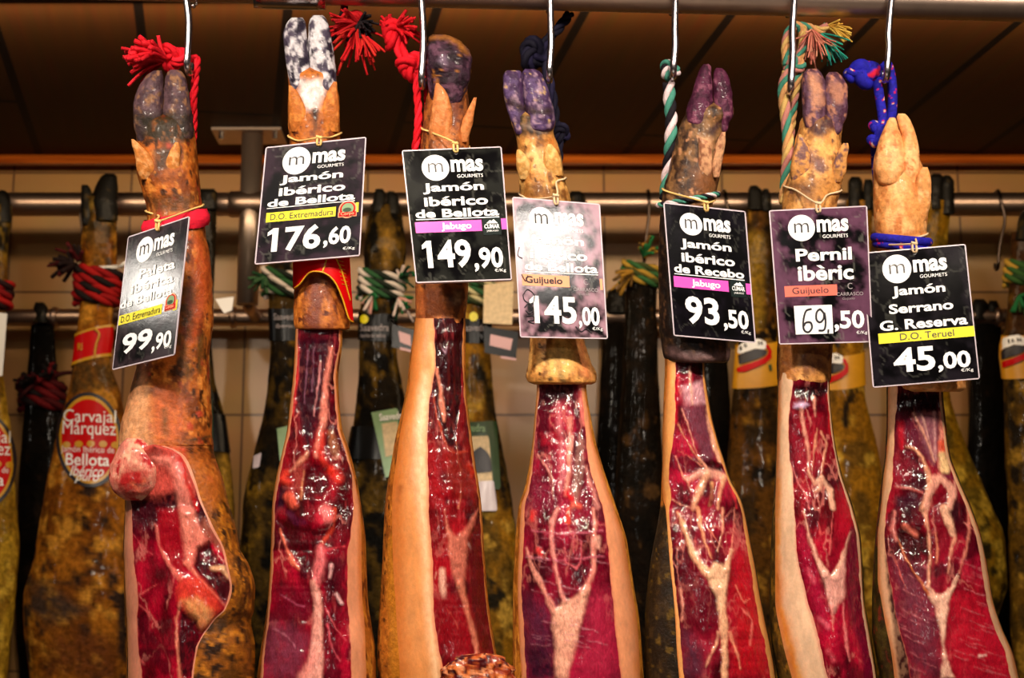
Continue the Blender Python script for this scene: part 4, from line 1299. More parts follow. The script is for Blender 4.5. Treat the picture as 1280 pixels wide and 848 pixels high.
leg(h, T5, d, 0.85, 0.9, [(438, (96, 8, 22)), (520, (150, 10, 44)), (640, (140, 8, 38)), (720, (130, 10, 34)), (960, (150, 14, 40))], L5, (240, 168, 96),
    mottle((34, 26, 18), [((58, 42, 22), .54, .08, 1.2), ((96, 72, 26), .66, .04, 1.6)], 75,
           layers=[('l', [(832, 450), (829, 520), (828, 580), (827, 630)], [5, 6, 5, 5], (204, 122, 44), 3)]), seed=105, bulge=0.3, marb=.5)

# ---- ham 6
h, d = front_ham('ham with a thick white fat side under the 69,50 tag', 1025)
s6 = Loft([(150, 1001, 1054), (160, 999, 1053), (175, 994, 1051), (195, 990, 1054), (212, 988, 1056), (232, 981, 1052), (257, 978, 1046), (330, 976, 1042), (431, 972, 1041), (462, 971, 1039), (475, 971, 1038), (479, 975, 1036)], d, k=0.9, step=1.5, nc=84, lump=.04, seed=20, dome=True)
s6.mesh('shank', M['rind'], h, mottle((200, 136, 70), [((226, 164, 94), .53, .08, 1.4), ((140, 88, 44), .60, .06, 1.6), ((92, 62, 60), .66, .05, 1.8)], 81,
        layers=[('p', Z('A3', (180, 560), (380, 560), (350, 640), (250, 690), (190, 640)), 0, (70, 38, 40), 5),
                ('l', Z('A3', (200, 760), (260, 830)), [12, 16], (120, 84, 80), 7), ('p', Z('B3', (100, 60), (250, 60), (230, 180), (120, 150)), 0, (116, 74, 44), 8),
                ('l', Z('A3', (240, 720), (300, 760)), [14, 12], (236, 172, 96), 7),
                ('p', Z('C3', (150, 60), (220, 20), (300, 60), (300, 150), (230, 180), (150, 140)), 0, (116, 72, 50), 8), ('p', Z('C3', (55, 30), (130, 30), (130, 200), (55, 210)), 0, (170, 100, 50), 8),
                ('l', Z('C3', (55, 212), (150, 218), (310, 212)), 2.5, (226, 150, 84), 2)]))
SL[6] = s6
hp = mottle((104, 72, 92), [((78, 46, 62), .5, .08, 1.8), ((176, 118, 96), .58, .05, 2.2)], 83,
            layers=[('l', Z('A3', (230, 400), (250, 500)), [14, 16], (196, 136, 106), 5), ('l', Z('A3', (330, 430), (350, 500)), [12, 12], (170, 112, 90), 5)])
toes(h, [[(86, 1009, 1022), (92, 1004, 1027), (105, 1002, 1032), (120, 1002, 1033), (140, 1003, 1033), (155, 1005, 1032)],
         [(90, 1036, 1046), (96, 1032, 1053), (110, 1031, 1059), (130, 1031, 1060), (145, 1032, 1058), (158, 1034, 1053)]], d - .004, hp, label='upright mauve grey toe')
toes(h, [[(168, 998, 1001), (178, 996, 1008), (195, 991, 1014), (212, 988, 1015), (228, 989, 1008)], [(179, 1054, 1060), (186, 1049, 1061), (198, 1044, 1059), (212, 1040, 1058), (228, 1039, 1051)]], d - .024,
     mottle((216, 150, 84), [((120, 84, 84), .55, .08, 2.4)], 84), k=0.6, name='dewclaw', mat='rind')
T6 = [(466, 972, 973, 991, 1034, 1036, 1037), (481, 972, 973, 991, 1034, 1036, 1037), (524, 971, 972, 986, 1037, 1039, 1040), (561, 970, 971, 986, 1042, 1044, 1045), (594, 969, 970, 991, 1049, 1051, 1053),
      (636, 966, 969, 993, 1062, 1065, 1067), (673, 964, 969, 995, 1071, 1074, 1076), (698, 963, 969, 997, 1073, 1076, 1078), (748, 962, 969, 1009, 1076, 1079, 1081), (798, 964, 977, 1023, 1083, 1087, 1089),
      (848, 972, 990, 1035, 1092, 1095, 1097), (970, 992, 1025, 1065, 1105, 1108, 1110)]
L6 = [('p', Z('C3', (125, 225), (310, 225), (310, 275), (200, 300), (125, 270)), 0, (28, 4, 8), 5, -3),  # near-black strip paints in the shade under the cap
      ('p', Z('C3', (130, 320), (180, 310), (205, 330), (170, 350), (130, 345)), 0, (214, 180, 214), 2.5, 3),
      ('l', Z('C3', (165, 350), (185, 470), (200, 560), (206, 660)), [6, 6, 5, 3], (214, 140, 120), 2, 1.5), ('l', Z('C3', (230, 290), (236, 380)), [4, 3], (216, 140, 120), 2, 1),
      ('l', Z('C3', (245, 450), (232, 560), (225, 660)), [3, 2, 2], (216, 140, 110), 1.4, 1), ('l', Z('C3', (265, 465), (290, 520), (280, 600), (262, 690)), [4, 4, 3, 3], (224, 150, 120), 1.4, 1),
      ('l', Z('C3', (300, 280), (305, 400), (310, 470)), [4, 3, 2], (206, 40, 40), 2, .6),
      ('l', Z('C3', (200, 660), (235, 720), (270, 690), (310, 760), (325, 848)), [3, 7, 6, 9, 8], (240, 178, 150), 2, 1.5), ('l', Z('C3', (270, 690), (260, 740), (240, 760)), [6, 7, 4], (236, 168, 140), 2, 1.5),
      ('l', Z('C3', (120, 640), (150, 720), (190, 780), (205, 848)), [2, 3, 2, 2], (216, 110, 110), 1.4, .6), ('l', Z('C3', (190, 690), (210, 760)), 2, (216, 120, 110), 1.4, .6),
      ('p', Z('C3', (110, 420), (190, 560), (200, 700), (130, 640)), 0, (140, 14, 36), 5, 0),
      ('l', Z('D3', (178, 20), (195, 100), (215, 170), (245, 250), (285, 330)), [2, 4, 5, 8, 12], (242, 180, 156), 1.8, 1.5),
      ('l', Z('D3', (410, 120), (390, 190), (370, 260), (335, 340)), [2, 4, 7, 12], (242, 180, 156), 1.8, 1.5),
      ('p', Z('D3', (255, 290), (315, 335), (335, 335), (385, 250), (385, 440), (350, 480), (330, 520), (312, 500), (290, 400)), 0, (242, 172, 158), 3, 1.5),
      ('l', Z('D3', (318, 490), (322, 560), (328, 610)), [5, 3, 1.5], (232, 140, 130), 2, 1), ('l', Z('D3', (375, 470), (380, 560), (392, 680), (410, 760)), [2, 3, 5, 2], (228, 120, 120), 1.8, 1),
      ('l', Z('D3', (250, 70), (262, 130), (280, 120)), [1, 2, 1], (216, 80, 80), 1.3, .5), ('l', Z('D3', (325, 20), (320, 110), (310, 200), (310, 230)), [2, 2, 4, 3], (216, 90, 90), 1.3, .6),
      ('p', Z('D3', (390, 200), (420, 80), (460, 200), (480, 460), (510, 660), (480, 720), (420, 560), (390, 460)), 0, (100, 8, 36), 5, 0),
      ('p', Z('D3', (440, 600), (520, 680), (560, 848), (480, 848)), 0, (112, 6, 44), 6, 0),
      ('p', Z('D3', (140, 60), (185, 100), (250, 320), (300, 520), (300, 640), (240, 540), (170, 300)), 0, (168, 18, 54), 6, 0),
      ('l', Z('D3', (200, 300), (230, 370), (210, 330)), [4, 4], (226, 90, 110), 3, .5), ('l', Z('D3', (255, 550), (300, 590)), [6, 8], (224, 90, 110), 3, .5), ('l', Z('D3', (300, 710), (330, 760)), [6, 6], (224, 84, 100), 3, .5)]
leg(h, T6, d, 0.88, 0.85, [(466, (92, 6, 22)), (540, (128, 8, 28)), (640, (146, 8, 28)), (740, (164, 10, 44)), (960, (170, 12, 44))], L6, (244, 198, 160),
    mottle((84, 62, 22), [((56, 40, 16), .5, .1, 1.2), ((130, 92, 28), .62, .06, 1.4)], 85), fat_layers=[('l', [(973, 600), (971, 690), (972, 750), (984, 800), (1000, 860)], [4, 7, 8, 9, 12], (232, 150, 44), 5),
    ('l', [(972, 490), (972, 540), (970, 590)], [5, 5, 4], (226, 150, 84), 4), ('l', [(973, 718), (974, 742)], [3, 3], (90, 50, 16), 2)], seed=106, bulge=0.3, marb=.6)

# ---- ham 7: pale serrano
h, d = front_ham('pale skinned ham with a pale hoof under the 45,00 tag', 1150)
s7 = Loft([(172, 1104, 1144), (182, 1098, 1147), (200, 1092, 1150), (212, 1091, 1155), (242, 1091, 1161), (272, 1092, 1160), (297, 1095, 1158), (340, 1099, 1164), (400, 1105, 1180), (455, 1112, 1198), (475, 1114, 1206), (485, 1116, 1207), (490, 1124, 1200)], d, k=0.9, step=1.5, nc=84, lump=.035, seed=22, dome=True)
s7.mesh('shank', M['rind'], h, mottle((222, 150, 84), [((238, 174, 110), .53, .09, 1.0), ((196, 116, 56), .60, .07, 1.3)], 91,
        layers=[('l', Z('B3', (590, 60), (570, 120), (600, 180)), [2, 3, 2], (176, 100, 50), 3), ('l', Z('B3', (725, 60), (730, 100), (770, 170)), [4, 4, 2], (170, 92, 44), 3),
                ('l', Z('B3', (545, 300), (620, 340), (760, 310)), [5, 6, 5], (184, 106, 50), 5), ('l', Z('B3', (690, 200), (740, 280)), [6, 4], (206, 130, 66), 5)]))
SL[7] = s7
hp = mottle((228, 158, 96), [((240, 180, 120), .53, .09, 1.4), ((206, 124, 70), .62, .05, 2)], 93)
toes(h, [[(147, 1112, 1119), (151, 1109, 1121), (160, 1105, 1123), (172, 1100, 1128), (190, 1095, 1132), (212, 1093, 1132), (222, 1096, 1128)],
         [(142, 1123, 1131), (146, 1121, 1135), (157, 1123, 1141), (172, 1127, 1146), (190, 1127, 1149), (216, 1128, 1150), (224, 1132, 1147)]], d - .014, hp, label='pale pinkish tan toe', mat='rind', lump=.05)
toes(h, [[(209, 1153, 1159), (216, 1148, 1162), (230, 1145, 1164), (250, 1144, 1164), (265, 1144, 1161), (276, 1147, 1157)]], d - .02, mottle((224, 152, 88), [((240, 180, 120), .55, .08, 2)], 94), k=0.6, name='dewclaw', mat='rind')
T7 = [(474, 1108, 1110, 1122, 1174, 1177, 1179), (491, 1108, 1110, 1122, 1174, 1177, 1179), (524, 1108, 1110, 1119, 1177, 1180, 1182), (569, 1106, 1108, 1117, 1183, 1186, 1188), (599, 1102, 1104, 1116, 1193, 1197, 1199),
      (636, 1098, 1101, 1108, 1208, 1213, 1215), (673, 1094, 1097, 1106, 1220, 1226, 1227), (723, 1091, 1097, 1113, 1229, 1236, 1237), (748, 1090, 1101, 1117, 1233, 1240, 1241), (786, 1090, 1108, 1124, 1243, 1252, 1253),
      (816, 1094, 1114, 1133, 1256, 1265, 1266), (848, 1100, 1118, 1139, 1263, 1273, 1274), (970, 1114, 1130, 1155, 1290, 1300, 1302)]
L7 = [('p', Z('C3', (650, 265), (860, 265), (870, 350), (760, 380), (650, 360)), 0, (24, 4, 10), 6, -3),  # shade beneath the cap, painted into the meat colour
      ('p', Z('C3', (650, 370), (720, 380), (790, 500), (830, 600), (840, 640), (780, 600), (700, 500), (640, 480)), 0, (96, 24, 44), 6, 0),
      ('p', Z('C3', (740, 375), (850, 375), (850, 540), (830, 620), (780, 520)), 0, (140, 84, 96), 6, 0),
      ('l', Z('C3', (725, 370), (770, 450), (800, 520), (832, 610)), [3, 4, 4, 3], (206, 140, 120), 1.6, 1), ('l', Z('C3', (770, 380), (800, 480), (832, 600)), [2, 2, 2], (206, 150, 140), 1.4, .6),
      ('l', Z('C3', (830, 370), (835, 480), (838, 600)), [4, 5, 4], (200, 140, 140), 2, .6), ('l', Z('C3', (868, 370), (872, 460), (872, 560)), [7, 9, 9], (234, 140, 120), 2.5, 1), ('l', Z('C3', (870, 520), (872, 560)), [9, 8], (224, 70, 30), 3, 1),
      ('l', Z('C3', (872, 580), (885, 650)), [11, 16], (240, 196, 140), 3, 2), ('l', Z('C3', (880, 685), (920, 690)), [8, 8], (110, 24, 50), 2.5, -1),
      ('l', Z('C3', (660, 420), (670, 540)), [9, 8], (186, 12, 34), 4, 0), ('l', Z('C3', (640, 640), (700, 620), (780, 660)), [6, 8, 4], (120, 16, 36), 5, 0),
      ('l', Z('C3', (690, 540), (740, 550), (775, 600), (795, 660), (815, 720), (800, 780), (770, 848)), [2, 4, 5, 7, 10, 9, 8], (230, 160, 124), 2, 1.5),
      ('l', Z('C3', (830, 690), (850, 710), (800, 780), (790, 848)), [8, 10, 10, 9], (232, 160, 140), 2.5, 1.5), ('l', Z('C3', (860, 690), (910, 740), (920, 780), (905, 848)), [8, 9, 10, 9], (236, 166, 144), 2.5, 1.5),
      ('l', Z('C3', (935, 710), (935, 780), (920, 830)), [4, 5, 5], (234, 160, 140), 2, 1), ('p', Z('C3', (830, 780), (890, 770), (890, 848), (810, 848)), 0, (110, 8, 26), 4, -2),
      ('p', Z('C3', (640, 790), (740, 780), (770, 800), (760, 848), (640, 848)), 0, (66, 20, 36), 5, -1), ('l', Z('C3', (640, 740), (720, 750), (770, 770)), [3, 4, 3], (216, 110, 100), 2, 1),
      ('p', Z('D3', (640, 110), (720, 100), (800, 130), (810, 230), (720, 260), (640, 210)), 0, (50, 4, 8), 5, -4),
      ('l', Z('D3', (630, 20), (620, 100), (640, 160)), [5, 6, 4], (226, 130, 120), 3, 1), ('l', Z('D3', (680, 90), (740, 130)), [8, 8], (232, 120, 100), 3, 2),
      ('l', Z('D3', (780, 0), (790, 60), (805, 140), (810, 260), (802, 390)), [8, 6, 4, 4, 4], (234, 160, 130), 1.8, 1.5), ('l', Z('D3', (840, 120), (850, 200), (840, 270)), [3, 4, 2], (226, 130, 100), 1.8, 1),
      ('l', Z('D3', (880, 0), (905, 60), (925, 130)), [13, 13, 8], (242, 180, 148), 2.5, 1.5), ('l', Z('D3', (930, 150), (912, 230), (902, 320)), [6, 4, 2], (234, 150, 124), 1.8, 1),
      ('l', Z('D3', (1000, 0), (1005, 120), (990, 220), (955, 320)), [4, 4, 3, 3], (226, 130, 110), 1.8, 1), ('l', Z('D3', (980, 70), (1030, 110), (1060, 160)), 2, (224, 130, 120), 1.6, .6),
      ('l', Z('D3', (640, 140), (680, 230), (740, 330), (800, 430)), [2, 3, 3, 4], (206, 110, 66), 1.5, 1), ('l', Z('D3', (620, 210), (660, 330), (690, 400)), [1.5, 2, 1], (206, 90, 84), 1.4, .6),
      ('l', Z('D3', (945, 340), (925, 390), (895, 430)), [4, 6, 9], (242, 186, 160), 1.8, 1.5), ('l', Z('D3', (800, 390), (820, 430), (850, 450)), [4, 8, 10], (240, 176, 150), 2, 1.5),
      ('p', Z('D3', (800, 440), (850, 430), (910, 425), (905, 500), (888, 580), (880, 680), (895, 760), (935, 848), (865, 848), (872, 720), (862, 600), (835, 500)), 0, (244, 190, 164), 2.6, 1.5),
      ('p', Z('D3', (620, 250), (780, 330), (840, 500), (860, 640), (870, 848), (720, 848), (690, 700), (640, 500)), 0, (112, 42, 60), 18, 0),
      ('p', Z('D3', (900, 420), (1060, 380), (1120, 520), (1200, 720), (1240, 848), (930, 848), (890, 700)), 0, (180, 18, 40), 18, 0)]
L7 = L7[-2:] + L7[:-2]
for i in range(46):
    yy = rs.uniform(230, 800)
    if rs.random() < .45:
        xx, sl = rs.uniform(640, 760) + max(0, yy - 600) * .2, .45
    else:
        xx, sl = rs.uniform(910, 1090), .32
    ln = rs.uniform(40, 130)
    L7.append(('l', Z('D3', (xx, yy), (xx + ln * .5, yy + ln * sl * .6), (xx + ln, yy + ln * sl)), rs.uniform(.6, 1.5), (226, 128, 136), 1.6, .5, rs.uniform(.2, .55)))
L7.append(('l', Z('D3', (1060, 740), (1090, 730)), [4, 3], (240, 190, 180), 2, .6))
leg(h, T7, d, 0.8, 0.8, [(474, (96, 8, 26)), (560, (128, 16, 36)), (640, (140, 10, 30)), (700, (146, 14, 40)), (960, (176, 24, 48))], L7, (244, 186, 144),
    mottle((74, 60, 22), [((48, 36, 16), .5, .1, 1.2), ((120, 40, 26), .60, .06, 1.4)], 95,
           layers=[('l', Z('D3', (560, 180), (600, 330), (640, 560), (660, 700), (660, 848)), [4, 8, 9, 12, 14], (60, 10, 12), 4), ('l', Z('D3', (575, 300), (610, 470), (630, 600)), [2, 2, 2], (200, 100, 60), 1.5)]),
    fat_layers=[('l', Z('D3', (590, 200), (605, 340), (640, 560), (665, 700), (690, 848)), [2, 6, 8, 12, 16], (58, 12, 12), 3)], seed=107, bulge=0.35, marb=.6)


# ------------------------------------------------------------------ ropes of the near row
def pts3(d, *q):
    """(px, py[, depth offset]) -> points near depth d"""
    return [P(a[0], a[1], d + (a[2] if len(a) > 2 else 0.0)) for a in q]


def mm(px_r, d=2.15):
    return px_r * d / F_PX


def ring_pts(lf, yc, slope, extra, n=40, wob=0.0, rng=None):
    t = np.linspace(0, 2 * np.pi, n, endpoint=False)
    y = yc - slope * np.cos(t) * -1.0
    return lf.ring(t, y, extra)


def rope_thing(label, loc, cat='rope', group='cords tied to the near hams'):
    return thing('tied_rope', label, cat, loc, group)


rng = np.random.default_rng(3)
RD = [(226, 14, 34), (240, 26, 46), (210, 8, 28)]
# rope 1: red cord from the hook to the shank, frayed end at the left
d = front_d(225)
o = rope_thing('red cord with a frayed tuft above the brown shoulder ham', P(215, 80, d))
mb = MB()
rope(mb, pts3(d, (236, 74, .012), (246, 74, .02), (244, 100, .012), (242, 125, .014), (242, 160, .03), (238, 220, .05), (235, 275, .045)), mm(5), RD)
mb.build('cord', M['fibre'], o)
mb = MB()
knot(mb, P(216, 72, d + .012), mm(15), mm(7), RD, (0.4, .3, .2))
mb.build('knot', M['fibre'], o)
mb = MB()
tassel(mb, P(208, 76, d + .006), (-1, -.3, .4), mm(50), 80, .30, mm(3.9), [(216, 16, 34), (226, 30, 44), (190, 8, 26)], rng, .1)
mb.build('frayed_end', M['fibre'], o)
t = np.linspace(0, 2 * np.pi, 60, endpoint=False)
rows = []
for i, f in enumerate(np.linspace(0, 1, 9)):
    yy = 268 + 22 * f - 8 * (-np.cos(t)) + 2.5 * (vnoise(np.cos(t) * 4, f * 3, np.sin(t) * 4, 4) - .5)
    rows.append(SL[1].ring(t, yy, 3.0 + 3.5 * math.sin(math.pi * f) + 2.5 * vnoise(np.cos(t) * 5, f * 5, np.sin(t) * 5, 9)))
Vb = np.array(rows).reshape(-1, 3)
cb = lin((222, 22, 52)) * (0.75 + .5 * vnoise(np.arange(len(Vb)) * .4, 0, 0, 3))[:, None]
build('cloth_band', Vb, grid_faces(9, 60, True), M['fibre'], o, cb)

# rope 2: red and black frayed cord beside the mouldy hoof
d = front_d(440)
o = rope_thing('red and black frayed cord hanging over the near rail beside the mouldy hoof', P(430, 80, d))
RB = [(190, 16, 24), (20, 12, 16), (190, 16, 24)]
mb = MB()
c0 = rail_c(428)
loop = [c0 + np.array([0, (RAIL_R + mm(6)) * math.cos(a), (RAIL_R + mm(6)) * math.sin(a)]) for a in np.linspace(math.radians(-60), math.radians(180), 9)]
rope(mb, pts3(d, (400, 90, .035), (412, 60, .04)) + [loop[0]] + loop[1:-1] , mm(5), RB)
mb.build('cord', M['fibre'], o)
mb = MB()
knot(mb, P(446, 30, d + .02), mm(13), mm(6), RB, (.2, .5, .8))
mb.build('knot', M['fibre'], o)
mb = MB()
tassel(mb, P(445, 36, d + .012), (.2, -.35, -1), mm(46), 26, .5, mm(2.6), [(196, 16, 24), (206, 40, 30)], rng, .12)
tassel(mb, P(448, 30, d + .012), (-1, -.3, .1), mm(40), 22, .5, mm(2.6), [(196, 16, 24), (170, 10, 20)], rng, .12)
tassel(mb, P(450, 28, d + .006), (.5, -.3, -.4), mm(24), 30, .6, mm(2.6), [(14, 10, 14), (26, 18, 22)], rng, .15)
tassel(mb, P(452, 44, d + .006), (.5, -.3, -.8), mm(36), 14, .2, mm(2.0), [(200, 30, 24), (180, 14, 20)], rng, .1)
mb.build('frayed_end', M['fibre'], o)

# rope 3: red knotted cord
d = front_d(510)
o = rope_thing('thick red knotted cord hanging in front of the hook beside the curled dark hoof', P(510, 90, d))
mb = MB()
rope(mb, pts3(d, (522, 92, -.004), (521, 110), (523, 140, .002), (522, 165, .004), (519, 190, .01), (521, 215, .03)), mm(5.2), RD)
rope(mb, pts3(d, (530, 84, .01), (533, 120, .012), (532, 150, .03), (528, 190, .045)), mm(3.4), RD)
mb.build('cord', M['fibre'], o)
mb = MB()
knot(mb, P(493, 44, d), mm(15), mm(8.5), RD, (.3, .2, 1.0))
mb.build('knot', M['fibre'], o)
mb = MB()
knot(mb, P(514, 83, d), mm(14), mm(9), RD, (.6, -.3, .3))
rope(mb, pts3(d, (495, 40), (500, 62, .0), (512, 76, -.006)), mm(9), RD)
mb.build('knot', M['fibre'], o)
mb = MB()
tassel(mb, P(492, 36, d - .005), (.75, -.2, .15), mm(34), 34, .4, mm(2.6), [(216, 16, 30), (196, 10, 26)], rng, .1)
tassel(mb, P(488, 36, d), (-.3, -.1, 1), mm(22), 20, .4, mm(2.6), [(216, 16, 30), (196, 10, 26)], rng, .1)
mb.build('frayed_end', M['fibre'], o)

# rope 4: navy cord behind the purple toes
d = front_d(690)
o = rope_thing('dark navy knotted cord behind the purple toed hoof', P(690, 90, d))
NV = [(20, 16, 40), (26, 20, 52), (14, 10, 30)]
mb = MB()
rope(mb, pts3(d, (712, 18, .05), (698, 36, .035), (680, 58, .03), (684, 90, .03), (690, 120, .03), (694, 150, .03), (698, 190, .03), (690, 225, .045)), mm(7), NV)
mb.build('cord', M['fibre'], o)
mb = MB()
knot(mb, P(668, 68, d + .03), mm(17), mm(9), NV, (.2, .6, .4))
mb.build('knot', M['fibre'], o)
mb = MB()
knot(mb, P(700, 168, d + .03), mm(12), mm(7), NV, (.5, .1, 1.2))
mb.build('knot', M['fibre'], o)

# rope 5: green and white twisted cord
d = front_d(838)
o = rope_thing('green, white and black twisted cord hanging to the black skinned ham', P(838, 120, d))
GW = [(70, 140, 122), (236, 210, 214), (24, 18, 26)]
mb = MB()
rope(mb, pts3(d, (836, 104), (837, 125), (839, 150), (838, 180, .004), (835, 215, .014), (831, 250, .02)), mm(8.2), GW, pitch=mm(52))
mb.build('cord', M['fibre'], o)
mb = MB()
knot(mb, P(837, 88, d), mm(10.5), mm(5.6), GW, (.1, .5, .3), pitch=mm(34))
mb.build('knot', M['fibre'], o)
mb = MB()
rope(mb, [p for p in ring_pts(SL[5], 250, 7, 3, 36)], mm(4), GW, closed=True, pitch=mm(30))
mb.build('loop', M['fibre'], o)

# rope 6: multicoloured faded cord
d = front_d(995)
o = rope_thing('faded green, orange and pink cord with teal, salmon and yellow frayed ends', P(990, 120, d))
MC = [(206, 150, 96), (64, 132, 112), (186, 120, 110), (206, 168, 100)]
mb = MB()
rope(mb, pts3(d, (985, 90), (979, 112, -.004), (982, 145), (985, 180, .002), (983, 215, .004), (980, 255, .01)), mm(8), MC, pitch=mm(62))
rope(mb, pts3(d, (1000, 84, .012), (995, 105, .012), (990, 145, .014), (986, 190, .02), (984, 230, .04)), mm(6.5), MC, pitch=mm(52))
rope(mb, pts3(d, (984, 82), (982, 60), (986, 40), (996, 32, .004), (1004, 44, .01), (1000, 70, .01), (990, 84, .004)), mm(6.5), MC, pitch=mm(46))
mb.build('cord', M['fibre'], o)
mb = MB()
knot(mb, P(991, 82, d + .004), mm(12), mm(7), MC, (.2, .4, .1), pitch=mm(40))
mb.build('knot', M['fibre'], o)
mb = MB()
knot(mb, P(1004, 40, d + .012), mm(8), mm(5), MC, (.2, .4, .9), pitch=mm(40))
mb.build('knot', M['fibre'], o)
for nm, q, ax, ln, cc, lb, n in (('frayed_end', (1014, 36), (.15, -.3, -1), 40, [(206, 124, 104), (220, 150, 120), (186, 100, 84)], 'salmon frayed end', 40),
                                 ('frayed_end', (1026, 42), (.7, -.2, -1), 36, [(30, 140, 120), (40, 160, 132), (24, 110, 100)], 'teal frayed end', 30),
                                 ('frayed_end', (1034, 32), (1, -.2, -.3), 30, [(236, 196, 90), (226, 176, 70)], 'yellow frayed end', 28)):
    mb = MB()
    tassel(mb, P(q[0], q[1], d + .01), ax, mm(ln), n, .24, mm(1.5), cc, rng, .2)
    mb.build(nm, M['fibre'], o)['label'] = lb
mb = MB()
rope(mb, pts3(d, (1000, 32, .008), (1010, 34, .01), (1024, 38, .01), (1034, 32, .01)), mm(6), MC, pitch=mm(40))
mb.build('cord', M['fibre'], o)

# rope 7: blue cord with red and white flecks
d = front_d(1100)
o = rope_thing('shiny blue flecked cord with a round knot above the pale hoof', P(1095, 120, d))


def flecked(mb, pts, R, closed=False, seed=0):
    path = resample(pts, R * 0.2, closed)
    mb2 = MB()
    mb2.tube(path, R, 16, None, closed)
    V = np.vstack(mb2.V)
    n = len(path)
    ii = np.repeat(np.arange(n), 16)
    kk = np.tile(np.arange(16), n)
    ang = kk / 16 * 2 * np.pi
    nn = vnoise(ii * .24 + np.cos(ang) * 1.3 + 20, np.sin(ang) * 1.9 + ii * .06, 3, seed)
    fine = vnoise(ii * 0.7, kk * 1.1, 1, seed + 3)
    c = np.tile(lin((30, 26, 160)), (len(V), 1)) * (0.6 + .8 * fine)[:, None]
    m1 = (nn > .83)
    c[m1] = lin((206, 20, 60))
    m2 = (nn > .91)
    c[m2] = lin((236, 190, 150))
    mb.add(V, mb2.F, c)


mb = MB()
flecked(mb, pts3(d, (1103, 86), (1110, 82, .006), (1115, 105, .006), (1115, 140, .008), (1108, 175, .02), (1104, 230, .045)), mm(6.4), seed=1)
flecked(mb, pts3(d, (1096, 98), (1100, 125), (1103, 150), (1098, 170), (1094, 185, .02), (1098, 240, .045)), mm(6.4), seed=2)
mb.build('cord', M['fibre'], o)
mb = MB()
tt = np.linspace(0, 2 * np.pi, 40, endpoint=False)
for kc, sz, R in (((1081, 92), 13, 10.0), ((1083, 90), 9, 9.0), ((1064, 94), 6, 5.5), ((1094, 158), 5, 5), ((1092, 176), 5, 5)):
    kp = np.stack([np.sin(tt) + 2 * np.sin(2 * tt), -.9 * np.sin(3 * tt), np.cos(tt) - 2 * np.cos(2 * tt)], -1) / 3 * mm(sz) + P(kc[0], kc[1], d)
    mb = MB()
    flecked(mb, kp, mm(R), True, seed=int(kc[0]))
    if kc[0] != 1064:
        mb.build('knot', M['fibre'], o)
    else:
        mbend = mb
mb = mbend
flecked(mb, pts3(d, (1060, 88, -.004), (1068, 92, -.006), (1080, 90, -.01)), mm(5), seed=5)
mb.build('cord_end', M['fibre'], o)
mb = MB()
flecked(mb, list(ring_pts(SL[7], 300, -3, 2, 36)), mm(6), True, seed=8)
flecked(mb, list(ring_pts(SL[7], 309, -4, 1, 36)), mm(5), True, seed=9)
mb.build('loop', M['fibre'], o)


